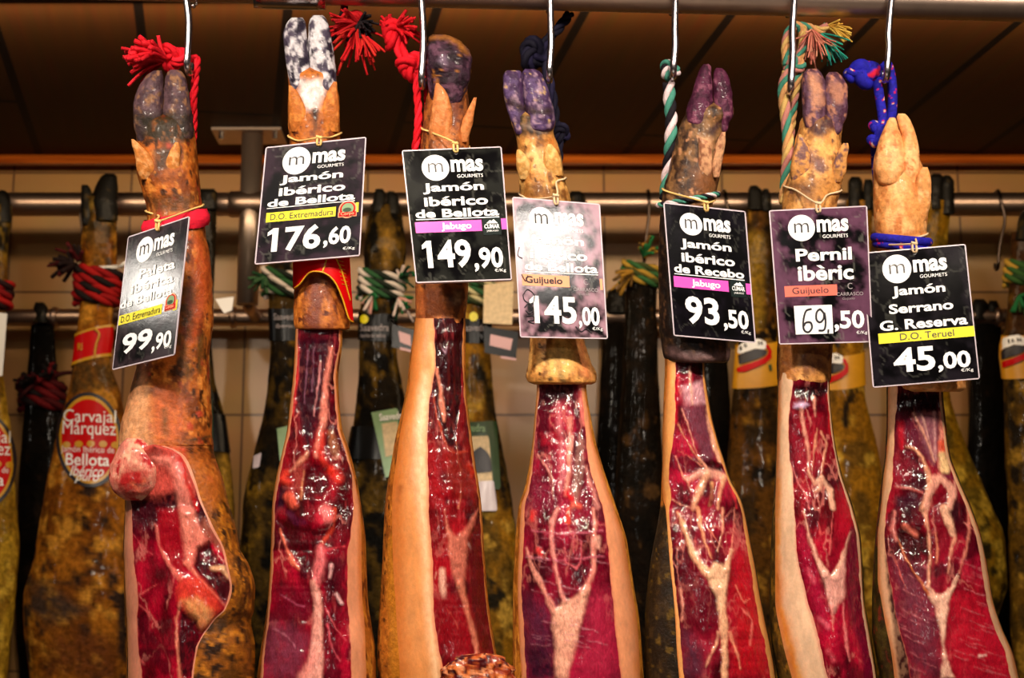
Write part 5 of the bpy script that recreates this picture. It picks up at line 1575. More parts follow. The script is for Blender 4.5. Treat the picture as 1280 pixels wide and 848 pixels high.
# ------------------------------------------------------------------ price tags
def price_tag(label, corners, depths, lines, band, price, loft, hole_u, ring_y, logo=None, dust_haze=0.0, thick=0.0, string_col=None, dust_haze_col=(120, 92, 104), face='tagface'):
    """corners TL TR BR BL in photograph pixels with a depth each"""
    Q = [P(c[0], c[1], dd) for c, dd in zip(corners, depths)]
    TL, TR, BR, BL = Q
    nrm = np.cross(TR - TL, BL - TL)
    nrm /= np.linalg.norm(nrm)
    if nrm[1] > 0:
        nrm = -nrm
    wd, ht = np.linalg.norm(TR - TL), np.linalg.norm(BL - TL)
    o = thing('price_tag', label, 'price tag', (BL + BR) / 2, 'price tags on the near hams')

    def mp(u, v, off=0.0):
        u = np.asarray(u, float)[..., None]
        v = np.asarray(v, float)[..., None]
        return TL * (1 - u) * (1 - v) + TR * u * (1 - v) + BL * (1 - u) * v + BR * u * v + nrm * off

    def rounded(u0, u1, v0, v1, r, n=6):
        ru, rv = r / wd, r / ht
        out = []
        for cu, cv, a0 in ((u1 - ru, v0 + rv, -90), (u1 - ru, v1 - rv, 0), (u0 + ru, v1 - rv, 90), (u0 + ru, v0 + rv, 180)):
            for a in np.linspace(a0, a0 + 90, n):
                out.append((cu + ru * math.cos(math.radians(a)), cv + rv * math.sin(math.radians(a))))
        return out

    def slab(outline, off0, off1):
        uv = np.array(outline)
        n = len(uv)
        V = np.vstack([mp(uv[:, 0], uv[:, 1], off1), mp(uv[:, 0], uv[:, 1], off0)])
        Fc = [tuple(reversed(range(n))), tuple(range(n, 2 * n))] + [(i, (i + 1) % n, n + (i + 1) % n, n + i) for i in range(n)]
        return V, Fc
    V, Fc = slab(rounded(0, 1, 0, 1, .003), -.0012 - thick, 0)
    build('laminated_card', V, Fc, M['laminate'], o, smooth=False)
    # printed face: fine grid with scuffs, dusty specks and painted reflection haze
    nu, nv = 60, 84
    eu, ev = .0016 / wd, .0016 / ht
    U, Vv = np.meshgrid(np.linspace(eu, 1 - eu, nu), np.linspace(ev, 1 - ev, nv))
    col = np.tile(lin((9, 8, 10)), (nv, nu, 1))
    sd = int(corners[0][0])
    nn = fbm(U * 7, Vv * 10, 0, sd, 5)
    ed = np.minimum(np.minimum(U, 1 - U), np.minimum(Vv, 1 - Vv) * 1.4)
    mk = np.clip(dust_haze * sstep(.42, .75, nn + .25 * sstep(.12, 0, ed)), 0, 1)
    sc = sstep(.955, .99, 1 - np.abs(2 * fbm(U * 5 + 3, Vv * 4, 5, sd + 2, 4) - 1)) * .22 * min(1, dust_haze * 2 + .15)
    col = col * (1 - mk[..., None]) + lin(dust_haze_col) * mk[..., None]
    col = col * (1 - sc[..., None]) + lin((150, 150, 140)) * sc[..., None]
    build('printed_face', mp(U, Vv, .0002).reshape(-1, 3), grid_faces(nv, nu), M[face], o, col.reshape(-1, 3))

    def txt(mbx, s, u0, v0, u1, v1, off=.0009, bold=.02, shear=0.0):
        tv, tf = text_mesh(s, bold, shear)
        mbx.add(mp(u0 + tv[:, 0] * (u1 - u0), v0 + tv[:, 1] * (v1 - v0), off), tf)

    def rect(mbx, u0, v0, u1, v1, off=.0005):
        mbx.add([mp(a, b, off) for a, b in ((u0, v0), (u0, v1), (u1, v1), (u1, v0))], [(0, 1, 2, 3)])

    def disc(mbx, u, v, r, off=.0005, n=48, sy=1.0):
        a = np.linspace(0, 2 * np.pi, n, endpoint=False)
        mbx.add(np.vstack([mp(u + r * np.cos(a), v + sy * r * wd / ht * np.sin(a), off), mp(u, v, off)[None, :]]), [(i, n, (i + 1) % n) for i in range(n)])
    # emblem
    mbx = MB()
    disc(mbx, .32, .145, .138)
    txt(mbx, 'mas', .475, .088, .80, .183, bold=.035)
    txt(mbx, 'GOURMETS', .53, .202, .79, .228, bold=.0)
    lg = mbx.build('logo', M['white'], o, smooth=False)
    mbx = MB()
    txt(mbx, 'm', .245, .108, .395, .180, bold=-.008)
    mbx.build('monogram', M['ink'], lg, smooth=False)
    mbx = MB()
    for (s, u0, v0, u1, v1) in lines['rows']:
        txt(mbx, s, u0, v0, u1, v1, bold=.03)
    if lines.get('under'):
        u0, u1, v = lines['under']
        rect(mbx, u0, v, u1, v + .006, .0009)
    mbx.build('product_name', M['white'], o, smooth=False)
    mbx = MB()
    mat, txtmat, s, (bu0, bu1, bv0, bv1), (tu0, tu1), tail, bb = band
    rect(mbx, bu0, bv0, bu1, bv1)
    bd = mbx.build('origin_band', M[mat], o, smooth=False)
    if tail:
        mbx = MB()
        rect(mbx, tail[0], bv0 + tail[2], tail[1], bv1 + tail[2])
        mbx.build('band_end', M[mat], bd, smooth=False)
    mbx = MB()
    hb = bv1 - bv0
    txt(mbx, s, tu0, bv0 + .16 * hb, tu1, bv1 - (.06 if 'j' in s or 'g' in s else .18) * hb, bold=bb)
    mbx.build('band_text', M[txtmat], bd, smooth=False)
    if logo == 'stamp':
        mbx = MB()
        rect(mbx, .745, .535, .93, .665, .0007)
        em = mbx.build('maker_emblem', M['teal'], o, smooth=False)
        mbx = MB()
        txt(mbx, 'CUMAR', .76, .585, .915, .618, .0011, .03)
        txt(mbx, 'JABUGO', .78, .628, .90, .645, .0011, .0)
        mbx.add([mp(a, b, .0011) for a, b in ((.78, .58), (.82, .556), (.84, .562), (.86, .55), (.90, .58))], [(0, 4, 3, 2, 1)])
        mbx.build('emblem_print', M['white'], em, smooth=False)
    elif logo == 'badge':
        mbx = MB()
        disc(mbx, .855, .60, .088, .0007, sy=1.0)
        rect(mbx, .765, .617, .945, .664, .0007)
        em = mbx.build('maker_emblem', M['peach'], o, smooth=False)
        for mt, uu, vv, rr, ss in (('red', .855, .60, .075, 1), ('palegreen', .855, .595, .058, .95), ('green', .85, .605, .042, .5)):
            mbx = MB()
            disc(mbx, uu, vv, rr, {'red': .0009, 'palegreen': .0011, 'green': .0013}[mt], sy=ss)
            mbx.build('emblem_print', M[mt], em, smooth=False)
        mbx = MB()
        rect(mbx, .773, .624, .937, .656, .0014)
        mbx.build('emblem_print', M['red'], em, smooth=False)
        mbx = MB()
        txt(mbx, 'Corpo', .79, .622, .92, .658, .0017, .02)
        mbx.build('emblem_print', M['peach'], em, smooth=False)
    elif logo == 'word':
        mbx = MB()
        txt(mbx, 'C', .76, .565, .81, .61, .0009, -.005)
        txt(mbx, 'CARRASCO', .64, .632, .92, .658, .0009, .0)
        txt(mbx, 'Guijuelo', .70, .668, .83, .692, .0009, -.01, .3)
        mbx.build('maker_emblem', M['grey'], o, smooth=False)
    big, small, pb = price
    mbx = MB()
    if big:
        txt(mbx, big, *pb[0], bold=.03)
    txt(mbx, small, *pb[1], bold=.03)
    txt(mbx, '€/Kg', .83, .915, .945, .945, bold=.0)
    mbx.build('price', M['white'], o, smooth=False)
    # elastic string round the shank, meeting at the hole in the card
    hole = mp(hole_u, .035, .0012)
    yl, yr = ring_y
    Ld = loft.ring(np.array([0.0]), np.array([yl]), 1.5)[0]
    Rd = loft.ring(np.array([np.pi]), np.array([yr]), 1.5)[0]
    a = np.linspace(np.pi, 2 * np.pi, 14)
    back = loft.ring(a, np.linspace(yr, yl, 14), 1.5)
    top = mp(hole_u, -.03, .003)
    fl_ = loft.ring(np.array([np.pi * .16, np.pi * .32]), np.array([yl + 2, yl + 6]), 3.0)
    fr_ = loft.ring(np.array([np.pi * .68, np.pi * .84]), np.array([yr + 6, yr + 2]), 3.0)
    mbx = MB()
    mbx.tube(resample(list(back) + list(fl_) + [top] + list(fr_), .003, True), .0013, 8, None, True)
    mbx.tube(resample([top + [-.002, 0, .002], mp(hole_u - .02, .02, .003), hole], .002), .0015, 8)
    mbx.tube(resample([top + [.002, 0, .002], mp(hole_u + .02, .02, .003), hole + [.001, 0, 0]], .002), .0015, 8)
    mbx.tube([top + [-.004, -.001, .001], top + [.004, -.001, -.001]], .002, 8)
    mbx.build('elastic_string', M[string_col or 'string'], o)
    mbx = MB()
    disc(mbx, hole_u, .035, .022, .0006, 20)
    mbx.build('punched_hole', M['ink'], o, smooth=False)
    return o, mp, txt, rect, MB


M['tagface'] = attr_mat('glossy_tag_face', rough=0.11, bump=0.03, scale=60, var=0.1, rough_var=0.05, spec=0.4)
M['tagface_soft'] = attr_mat('worn_tag_face', rough=0.3, bump=0.03, scale=60, var=0.1, rough_var=0.1, spec=0.12)
M['string_pale'] = plain_mat('pale_tag_string', (226, 196, 156), rough=0.6, noise=0.2, nscale=300)
IBE = lambda last, x0=.07, x1=.92: {'rows': [('Jamón', .17, .262, .79, .345), ('ibérico', .17, .365, .82, .437), ('de ' + last, x0, .458, x1, .523)], 'under': (x0, x1, .530)}
PB3 = [(.10, .69, .60, .90), (.625, .755, .925, .935)]
PB2 = [(.22, .69, .60, .90), (.625, .755, .925, .935)]


def tdep(corner_list, base, dyaw=0.0, dpitch=0.0):
    """depths for TL TR BR BL: yaw moves the right edge nearer, pitch moves the foot nearer"""
    return [base + dyaw, base - dyaw, base - dyaw - dpitch, base + dyaw - dpitch]


d = front_d(190)
c = [(160, 296), (237, 270), (218, 444), (140, 463)]
price_tag('glossy black 99,90 tag turned sideways with a yellow band, leftmost price tag', c, tdep(c, d - .075, .036, -.005),
          {'rows': [('Paleta', .28, .29, .86, .362), ('ibérica', .17, .392, .86, .462), ('de Bellota', .02, .488, .86, .552)], 'under': None},
          ('yellow', 'ink', 'D.O. Extremadura', (.02, .72, .60, .672), (.06, .70), (.90, .96, .0), .0), ('99', ',90', [(.13, .755, .62, .905), (.63, .81, .93, .95)]),
          SL[1], .52, (264, 256), logo='badge', dust_haze=.15, string_col='string')
d = front_d(390)
c = [(332, 184), (458, 171), (450, 320), (318, 331)]
price_tag('black 176,60 tag with a yellow origin band hanging under the white mouldy hoof', c, tdep(c, d - .066, -.006, -.010), IBE('Bellota'),
          ('yellow', 'ink', 'D.O. Extremadura', (.07, .74, .57, .65), (.11, .72), (.93, .96, -.02), .0), ('176', ',60', [(.10, .70, .61, .91), (.64, .735, .90, .91)]),
          SL[2], .53, (170, 166), logo='badge', dust_haze=.3, thick=.005, dust_haze_col=(86, 58, 78), face='tagface_soft')
d = front_d(570)
c = [(502, 188), (627, 183), (640, 350), (520, 354)]
price_tag('black 149,90 tag with a pink band beside the thick red knotted cord', c, tdep(c, d - .06, .0, .014), IBE('Bellota'),
          ('pink', 'white', 'Jabugo', (.055, .735, .55, .632), (.32, .63), (.935, .99, -.005), .03), ('149', ',90', PB3), SL[3], .54, (160, 186), logo='stamp', dust_haze=.22, thick=.004, dust_haze_col=(70, 72, 66))
d = front_d(700)
c = [(640, 246), (750, 255), (760, 424), (650, 422)]
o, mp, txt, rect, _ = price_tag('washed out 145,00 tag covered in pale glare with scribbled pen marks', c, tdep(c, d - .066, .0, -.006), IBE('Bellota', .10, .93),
          ('peach', 'ink', 'Guijuelo', (.06, .60, .55, .632), (.10, .52), (.945, .975, .01), .02), ('145', ',00', [(.13, .70, .66, .90), (.68, .77, .92, .93)]), SL[4], .50, (243, 222), logo='word', dust_haze=.9, dust_haze_col=(176, 136, 152), string_col='string_pale')  # pale mottling paints a glare haze into the face colour
mbx = MB()
for pts in ([(.06, .70), (.12, .66), (.19, .70), (.16, .76), (.08, .74), (.06, .70)], [(.07, .79), (.12, .76), (.17, .79), (.13, .83), (.08, .81)], [(.09, .85), (.16, .845), (.17, .875), (.10, .885), (.17, .90)],
            [(.05, .36), (.03, .42), (.08, .44)], [(.06, .555), (.10, .60), (.13, .56)], [(.64, .915), (.70, .95), (.76, .93), (.82, .96)]):
    mbx.tube(resample([mp(a, b, .001) for a, b in pts], .001), .0006, 6)
mbx.build('pen_scribble', M['ink'], o)
d = front_d(885)
c = [(829, 253), (932, 264), (945, 429), (842, 420)]
price_tag('clean black 93,50 tag with a pink band on the black skinned ham', c, tdep(c, d - .07, .002, -.014), IBE('Recebo'),
          ('pink', 'white', 'Jabugo', (.055, .72, .55, .632), (.27, .62), (.925, .985, .005), .03), ('93', ',50', [(.17, .69, .58, .90), (.625, .765, .93, .93)]), SL[5], .52, (236, 250), logo='stamp', dust_haze=.08, dust_haze_col=(60, 50, 70))
d = front_d(1025)
c = [(961, 263), (1084, 257), (1091, 428), (974, 431)]
o, mp, txt, rect, _ = price_tag('purple hazed black 69,50 tag with a handwritten number on a white sticker', c, tdep(c, d - .066, .004, -.004), {'rows': [('Pernil', .24, .30, .82, .395), ('ibèric', .25, .425, .83, .54)], 'under': None},
          ('salmon', 'ink', 'Guijuelo', (.10, .65, .572, .652), (.18, .56), None, .0), ('', ',50', [None, (.60, .765, .92, .92)]), SL[6], .50, (232, 238), logo='word', dust_haze=.85, dust_haze_col=(104, 66, 90), string_col='string_pale')  # purple mottling is a reflected haze painted into the face colour
mbx = MB()
rect(mbx, .185, .72, .585, .93, .0006)
st = mbx.build('sticker', M['white'], o, smooth=False)
mbx = MB()
for pts in ([(.37, .745), (.31, .76), (.275, .83), (.275, .895), (.32, .915), (.36, .885), (.35, .845), (.30, .845), (.275, .87)],
            [(.50, .785), (.46, .75), (.42, .775), (.415, .825), (.45, .845), (.49, .82), (.50, .775), (.51, .84), (.49, .90), (.43, .905)], [(.535, .90), (.53, .925)]):
    mbx.tube(resample([mp(a, b, .001) for a, b in pts], .001), .0012, 8)
mbx.build('handwriting', M['ink'], st)
d = front_d(1150)
c = [(1077, 316), (1207, 305), (1225, 474), (1091, 485)]
price_tag('black 45,00 tag with a long yellow band under the blue cord', c, tdep(c, d - .062, -.006, .014),
          {'rows': [('Jamón', .25, .275, .76, .365), ('Serrano', .21, .405, .82, .478), ('G. Reserva', .11, .522, .94, .598)], 'under': None},
          ('yellow', 'ink', 'D.O. Teruel', (.09, .995, .612, .688), (.29, .80), None, .0), ('45', ',00', [(.21, .73, .60, .91), (.62, .785, .93, .93)]), SL[7], .50, (300, 292), dust_haze=.16, dust_haze_col=(70, 62, 74), string_col='string_pale')


# red and gold paper band round the neck of ham 2 above the cut
def neck_band(name, lf, parent, y0, y1, out, mat, t0=-0.35, t1=math.pi + .35, n=60, slope=0.0, sag=0.0):
    t = np.linspace(t0, t1, n)
    rows = []
    for f in np.linspace(0, 1, 5):
        yy = y0 + (y1 - y0) * f + slope * -np.cos(t) + sag * np.sin(t)
        rows.append(lf.ring(t, yy, out))
    return build(name, np.array(rows).reshape(-1, 3), grid_faces(5, n), M[mat], parent)


o = thing('paper_band', 'red and gold paper band hanging round the neck below the 176,60 tag', 'label band', P(405, 400, front_d(395)))
d = front_d(395)
sec = [(366, 318), (437, 318), (440, 372), (442, 402), (436, 398), (428, 372), (418, 352), (404, 341), (386, 341), (374, 356), (366, 362)]
def sheet(name, poly, lf, out, mat, parent, n=26):
    """a sheet cut to an outline and wrapped on a loft"""
    poly = np.array(poly, float)
    import mathutils.geometry as mg
    x0, x1, y0, y1 = poly[:, 0].min(), poly[:, 0].max(), poly[:, 1].min(), poly[:, 1].max()
    pts = [tuple(p) for p in np.array(resample(np.hstack([poly, np.zeros((len(poly), 1))]), max(x1 - x0, y1 - y0) / n, True, smooth=False))[:, :2]]
    nb = len(pts)
    st = max(x1 - x0, y1 - y0) / n
    gx, gy = np.meshgrid(np.arange(x0 + st / 2, x1, st), np.arange(y0 + st / 2, y1, st))
    ins = poly_dist(gx.ravel(), gy.ravel(), [tuple(p) for p in poly]) < -st * .4
    pts += list(zip(gx.ravel()[ins], gy.ravel()[ins]))
    vs, es, fs, *_ = mg.delaunay_2d_cdt([Vector(p) for p in pts], [(i, (i + 1) % nb) for i in range(nb)], [], 1, 1e-4)
    q = np.array([v[:] for v in vs])
    V = lf.surf(q[:, 0], q[:, 1], out)
    return build(name, V, fs, M[mat], parent)
s_w = Loft([(300, 362, 440), (345, 362, 441), (372, 362, 442), (410, 364, 446)], d, k=1.05)
sheet('red_paper', sec, s_w, .001, 'red', o)
mb = MB()
for q in ([(367, 361), (375, 355), (387, 341), (404, 341), (418, 352), (428, 373), (436, 398), (442, 403)], [(403, 341), (409, 322), (411, 316)], [(418, 319), (426, 336), (433, 358), (438, 376)]):
    qq = resample([(a, b, 0) for a, b in q], 1.5)
    mb.tube(s_w.surf(qq[:, 0], qq[:, 1], .0015), .0011, 6)
mb.build('gold_edge', M['gold'], o)
mb = MB()
for k in range(7):
    yy = 325 + k * 5
    qq = np.array([(421 + k * 1.1 + j, yy + j * .3) for j in range(0, 9)])
    mb.tube(s_w.surf(qq[:, 0], qq[:, 1], .0016), .0004, 5)
mb.build('small_print', M['gold'], o)


# ------------------------------------------------------------------ whole hams behind
RAIL_D = BACK_D
BACK_D = BACK_D - 0.062
LOW_D = LOW_D - 0.012
GB = 'whole hams on the back rail'


def back_ham(label, rows, px_mid, d=BACK_D, k=0.55, base=(118, 84, 30), others=None, layers=None, seed=1, toe_rows=None, toe_col=(17, 14, 9), group=GB, lump=.05):
    h = thing('whole_ham', label, 'ham', P(px_mid, rows[-1][0], d), group)
    lf = Loft(rows, d, k=k, kb=k, step=3.0, nc=64, lump=lump, lfreq=.045, seed=seed)
    if others is None:
        others = [((70, 48, 16), .5, .10, 1.0), ((158, 116, 38), .60, .07, 1.4), ((30, 22, 12), .60, .05, 1.3)]
    lf.mesh('rind', M['old_rind'], h, mottle(base, others, seed, sx=.05, sy=.035, layers=layers))
    for i, tr in enumerate(toe_rows or []):
        t = Loft(tr, d - .006, k=.8, step=2, nc=32, lump=.1, lfreq=.1, seed=seed + i)
        t.mesh('toe', M['hoof'], h, mottle(toe_col, [((14, 12, 10), .5, .08, 1.4), ((62, 48, 18), .68, .04, 1.4)], seed + 5))
    return h, lf


def disc_on(lf, name, mat, parent, cx, cy, rx, ry, rot, out, r0=0.0, n=64, nr=8):
    a = np.linspace(0, 2 * np.pi, n, endpoint=False)
    r = np.linspace(r0, 1, nr) if r0 else np.linspace(0.02, 1, nr)
    A, R_ = np.meshgrid(a, r)
    x = rx * R_ * np.cos(A)
    y = ry * R_ * np.sin(A)
    c, s = math.cos(rot), math.sin(rot)
    V = lf.surf(cx + x * c - y * s, cy + x * s + y * c, out).reshape(-1, 3)
    Fc = grid_faces(nr, n, True)
    if not r0:
        Fc.append(tuple(range(n)))
    return build(name, V, Fc, M[mat], parent)


def text_on(lf, mb, s, box, rot=0.0, out=.003, bold=.0, shear=0.0):
    tv, tf = text_mesh(s, bold, shear)
    x0, y0, x1, y1 = box
    cx, cy = (x0 + x1) / 2, (y0 + y1) / 2
    x = x0 + tv[:, 0] * (x1 - x0) - cx
    y = y0 + tv[:, 1] * (y1 - y0) - cy
    c, sn = math.cos(rot), math.sin(rot)
    mb.add(lf.surf(cx + x * c - y * sn, cy + x * sn + y * c, out), tf)


def band_on(lf, name, mat, parent, y0, y1, out, t0=-.5, t1=math.pi + .5, slope=0, sag=0):
    t = np.linspace(t0, t1, 50)
    rows = [lf.ring(t, y0 + (y1 - y0) * f - slope * np.cos(t) + sag * np.sin(t), out) for f in np.linspace(0, 1, 5)]
    return build(name, np.array(rows).reshape(-1, 3), grid_faces(5, 50), M[mat], parent)


def wrap_rope(label, lf, d, y0, y1, turns, R, cols, extra=3, tuft=None, slope=3, gname='cords on the back hams', tuft_cols=None, seed=5, long=26):
    o = thing('tied_rope', label, 'rope', lf.ring(np.array([np.pi / 2]), np.array([y1]), 2)[0], gname)
    mb = MB()
    n = 36 * turns
    t = np.linspace(0, 2 * np.pi * turns, n)
    y = y0 + (y1 - y0) * t / t[-1] - slope * np.cos(t)
    rope(mb, list(lf.ring(t % (2 * np.pi), y, extra)), R, cols, pitch=R * 8, step=R * .6)
    mb.build('cord', M['fibre'], o)
    if tuft:
        g = np.random.default_rng(seed)
        mb = MB()
        for (x, yy, ax, n_) in tuft:
            mb = MB()
            tassel(mb, lf.ring(np.array([np.pi / 2]), np.array([yy]), 4)[0] * [0, 1, 0] + P(x, yy, d - .04) * [1, 0, 1], ax, mm(long, d), n_, .45, R * .45, tuft_cols or cols, g, .15)
            mb.build('frayed_end', M['fibre'], o)
    return o


def oval_label(label, lf, cx, cy, rx, ry, rot, d):
    o = thing('oval_label', label, 'label', lf.surf(np.array(cx), np.array(cy + ry), .001), 'red oval labels on the back hams')
    disc_on(lf, 'backing', 'ink', o, cx, cy, rx, ry, rot, .0032)
    disc_on(lf, 'gold_ring', 'gold', o, cx, cy, rx * .90, ry * .925, rot, .0040, r0=.90)
    disc_on(lf, 'red_field', 'red', o, cx, cy, rx * .83, ry * .85, rot, .0044)
    mb = MB()
    k = rx / 41.0

    def tx(s, x0, y0, x1, y1, b, sh=0.0):
        text_on(lf, mb, s, (cx + x0 * k, cy + y0 * k, cx + x1 * k, cy + y1 * k), rot=.03, out=.0054, bold=b, shear=sh)
    tx('Carvajal', -32, -37, 33, -17, .0)
    tx('Márquez', -33, -23, 33, -1, .0)
    tx('Jamón Ibérico de', -35, 8, 31, 18, -.005)
    tx('Bellota', -29, 17, 25, 32, .01)
    tx('Ibérico', -24, 32, 18, 45, .005, .35)
    tx('puro', -18, 44, 12, 54, .005, .35)
    mb.build('lettering', M['white'], o, smooth=False)
    for i in range(5):
        disc_on(lf, 'medal', 'gold', o, cx + (-28 + 15 * i) * k, cy + (5 - 1.2 * (i - 2) ** 2 * -.3) * k, 5 * k, 4.2 * k, 0, .0052, n=20, nr=4)
    return o


# the ham with the red oval label
h1, f1 = back_ham('golden brown whole ham with a full red oval label at the left',
                  [(245, 102, 146), (287, 102, 146), (330, 101, 146), (390, 99, 141), (415, 96, 141), (451, 91, 138), (491, 85, 150), (536, 72, 158), (599, 59, 166), (646, 51, 170), (703, 40, 174), (736, 31, 177), (766, 28, 177), (811, 34, 175), (848, 38, 171), (980, 58, 148)],
                  105, base=(148, 88, 20), others=[((104, 56, 12), .52, .10, 1.0), ((190, 130, 44), .58, .07, 1.3), ((44, 30, 22), .62, .05, 1.3)], seed=201,
                  layers=[('p', Z('B0', (400, 80), (590, 40), (590, 300), (480, 420), (400, 300)), 0, (52, 38, 14), 7), ('l', Z('B0', (520, 230), (540, 250)), [10, 8], (170, 136, 60), 4), ('l', Z('B0', (450, 190), (470, 160)), [8, 6], (120, 96, 40), 4),
                          ('l', Z('B0', (490, 330), (490, 470)), [16, 20], (112, 76, 30), 8),
                          ('p', Z('C0', (370, 100), (560, 110), (600, 250), (350, 280)), 0, (80, 56, 26), 8),
                          ('l', Z('D0', (295, 40), (300, 60)), [7, 6], (20, 16, 12), 3), ('l', Z('D0', (420, 60), (430, 90)), [12, 10], (24, 18, 12), 3), ('l', Z('D0', (525, 60), (535, 90)), [12, 10], (24, 18, 12), 3), ('l', Z('D0', (215, 180), (240, 182)), [5, 4], (20, 16, 12), 2),
                          ('l', Z('D0', (375, 20), (365, 230)), 1.5, (40, 24, 10), 2), ('l', Z('D0', (370, 350), (470, 310), (550, 285)), [4, 6, 5], (36, 24, 14), 4), ('l', Z('D0', (170, 360), (350, 380), (400, 370)), [3, 6, 6], (40, 26, 18), 4),
                          ('p', Z('D0', (150, 370), (220, 370), (390, 480), (460, 500), (240, 600), (140, 500)), 0, (60, 44, 34), 9), ('p', Z('D0', (260, 600), (560, 640), (600, 848), (200, 848)), 0, (96, 50, 18), 14)],
                  toe_rows=[[(231, 102, 109), (236, 101, 113), (250, 101, 117), (268, 101, 119), (282, 102, 117)], [(217, 132, 142), (221, 126, 146), (235, 119, 147), (252, 114, 147), (276, 115, 147)]])
oval_label('red oval label with white lettering at the middle of the golden brown ham', f1, 111.5, 550, 41.5, 59.5, -.06, BACK_D)
wrap_rope('red and black twisted cord wound round the golden brown ham above its gold band', f1, BACK_D, 338, 380, 4, mm(7.5, 3.63), [(170, 18, 20), (24, 14, 16), (150, 10, 16)], extra=4,
          tuft=[(88, 330, (-1, -.2, .25), 26), (96, 324, (-.2, -.2, 1), 10)], tuft_cols=[(30, 14, 16), (80, 10, 16)], seed=6)
o = thing('zip_tie', 'white plastic tie round the neck of the golden brown ham', 'zip tie', f1.ring(np.array([np.pi / 2]), np.array([336]), 2)[0])
mb = MB()
t = np.linspace(0, 2 * np.pi, 40, endpoint=False)
for dy in (-1.5, 0, 1.5):
    mb.tube(f1.ring(t, 335 + dy + 1.5 * np.cos(t), 2.0), .0013, 6, None, True)
mb.build('strap', M['white'], o)
mb = MB()
mb.tube([P(150, 334, BACK_D - .01), P(157, 328, BACK_D - .015)], [.004, .004], 8)
mb.build('tie_head', M['white'], o)
o = thing('paper_band', 'red and gold paper band round the neck above the red oval label', 'label band', f1.ring(np.array([np.pi / 2]), np.array([455]), 2)[0])
bd_ = band_on(f1, 'red_band', 'red', o, 414, 452, 1.5, slope=-6, sag=-4)
band_on(f1, 'gold_edge', 'gold', o, 449, 453, 2.2, slope=-6, sag=-4)
band_on(f1, 'gold_edge', 'gold', o, 413, 416, 2.2, slope=-6, sag=-4)
mb = MB()
qq = resample([(118, 411, 0), (124, 418, 0), (120, 432, 0), (118, 449, 0)], 1.5)
mb.tube(f1.surf(qq[:, 0], qq[:, 1], .004), .0026, 6)
text_on(f1, mb, 'RI', (97, 429, 103, 438), out=.0045, bold=.02)
mb.build('gold_print', M['gold'], o)

h0, f0 = back_ham('yellow olive whole ham cut off by the left edge of the picture',
                  [(255, -45, 15), (270, -45, 15), (317, -40, 10), (345, -40, 10), (400, -40, 6), (450, -44, 4), (500, -55, 8), (560, -70, 16), (636, -85, 21), (686, -90, 24), (748, -90, 20), (811, -85, 12), (980, -70, 0)], -20,
                  base=(166, 128, 34), others=[((128, 92, 22), .52, .1, 1), ((190, 152, 50), .62, .07, 1.3)], seed=202, layers=[('p', [(-60, 240), (20, 240), (18, 320), (-60, 320)], 0, (26, 20, 12), 8), ('p', [(-60, 320), (20, 320), (18, 440), (-60, 440)], 0, (92, 60, 22), 10)],
                  toe_rows=[[(238, -6, 6), (244, -10, 11), (258, -12, 14), (278, -12, 15)]])
oval_label('red oval label cut off by the left edge of the picture', f0, -20, 575, 41, 60, -.04, BACK_D)
wrap_rope('red and black cord wound round the ham at the left edge', f0, BACK_D, 350, 384, 3, mm(7, 3.63), [(170, 22, 22), (40, 12, 16), (130, 10, 16)], extra=3)
o = build('price_card', [P(-40, 388, BACK_D - .068), P(9, 392, BACK_D - .068), P(3, 470, BACK_D - .07), P(-44, 470, BACK_D - .07), P(-40, 388, BACK_D - .066), P(9, 392, BACK_D - .066), P(3, 470, BACK_D - .068), P(-44, 470, BACK_D - .068)],
          [(0, 1, 2, 3), (7, 6, 5, 4), (0, 4, 5, 1), (1, 5, 6, 2), (2, 6, 7, 3), (3, 7, 4, 0)], M['white'], smooth=False)
tag(o, 'pale card cut off by the left edge of the picture', 'card')

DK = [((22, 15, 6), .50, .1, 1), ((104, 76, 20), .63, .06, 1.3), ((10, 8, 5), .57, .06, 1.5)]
h2, f2 = back_ham('dark green brown whole ham half hidden behind the brown shoulder ham',
                  [(245, 238, 271), (300, 238, 270), (350, 238, 268), (420, 236, 264), (470, 228, 268), (520, 220, 280), (560, 212, 286), (640, 205, 293), (740, 205, 291), (900, 215, 285)], 250, base=(66, 48, 14), others=DK, seed=203,
                  layers=[('p', [(230, 235), (275, 235), (272, 350), (230, 350)], 0, (24, 18, 10), 8), ('l', [(281, 575), (284, 620), (286, 660)], [14, 16, 16], (140, 104, 34), 6)], toe_rows=[[(236, 250, 268), (242, 247, 272), (262, 246, 272)]])
o = thing('paper_band', 'black and green strap label on the ham behind the brown shoulder ham', 'label band', f2.ring(np.array([np.pi / 2]), np.array([560]), 2)[0])
band_on(f2, 'black_strip', 'black', o, 515, 562, 1.5, slope=4)
mb = MB()
qq = resample([(262, 494, 0), (264, 520, 0), (264, 560, 0)], 2)
mb.tube(f2.surf(qq[:, 0], qq[:, 1], .003), .004, 6)
mb.build('green_strip', M['green'], o)
h3, f3 = back_ham('dark whole ham with a black neck label, seen left of the dark red ham', [(300, 336, 372), (350, 335, 372), (424, 338, 376), (486, 334, 385), (549, 322, 392), (620, 305, 400), (700, 300, 405), (800, 305, 402), (900, 315, 395)], 355,
                  base=(66, 48, 15), others=DK, seed=204)
wrap_rope('green and white cord on the dark ham left of the red ham', f3, BACK_D, 340, 372, 3, mm(6, 3.63), [(40, 84, 44), (220, 206, 196), (26, 32, 24)], extra=4, tuft=[(330, 345, (-.6, -.3, -.3), 14)], tuft_cols=[(30, 70, 40), (60, 96, 60)], seed=8, long=18)
o = thing('paper_band', 'black neck label on the dark ham seen left of the red ham', 'label band', f3.ring(np.array([np.pi / 2]), np.array([425]), 2)[0])
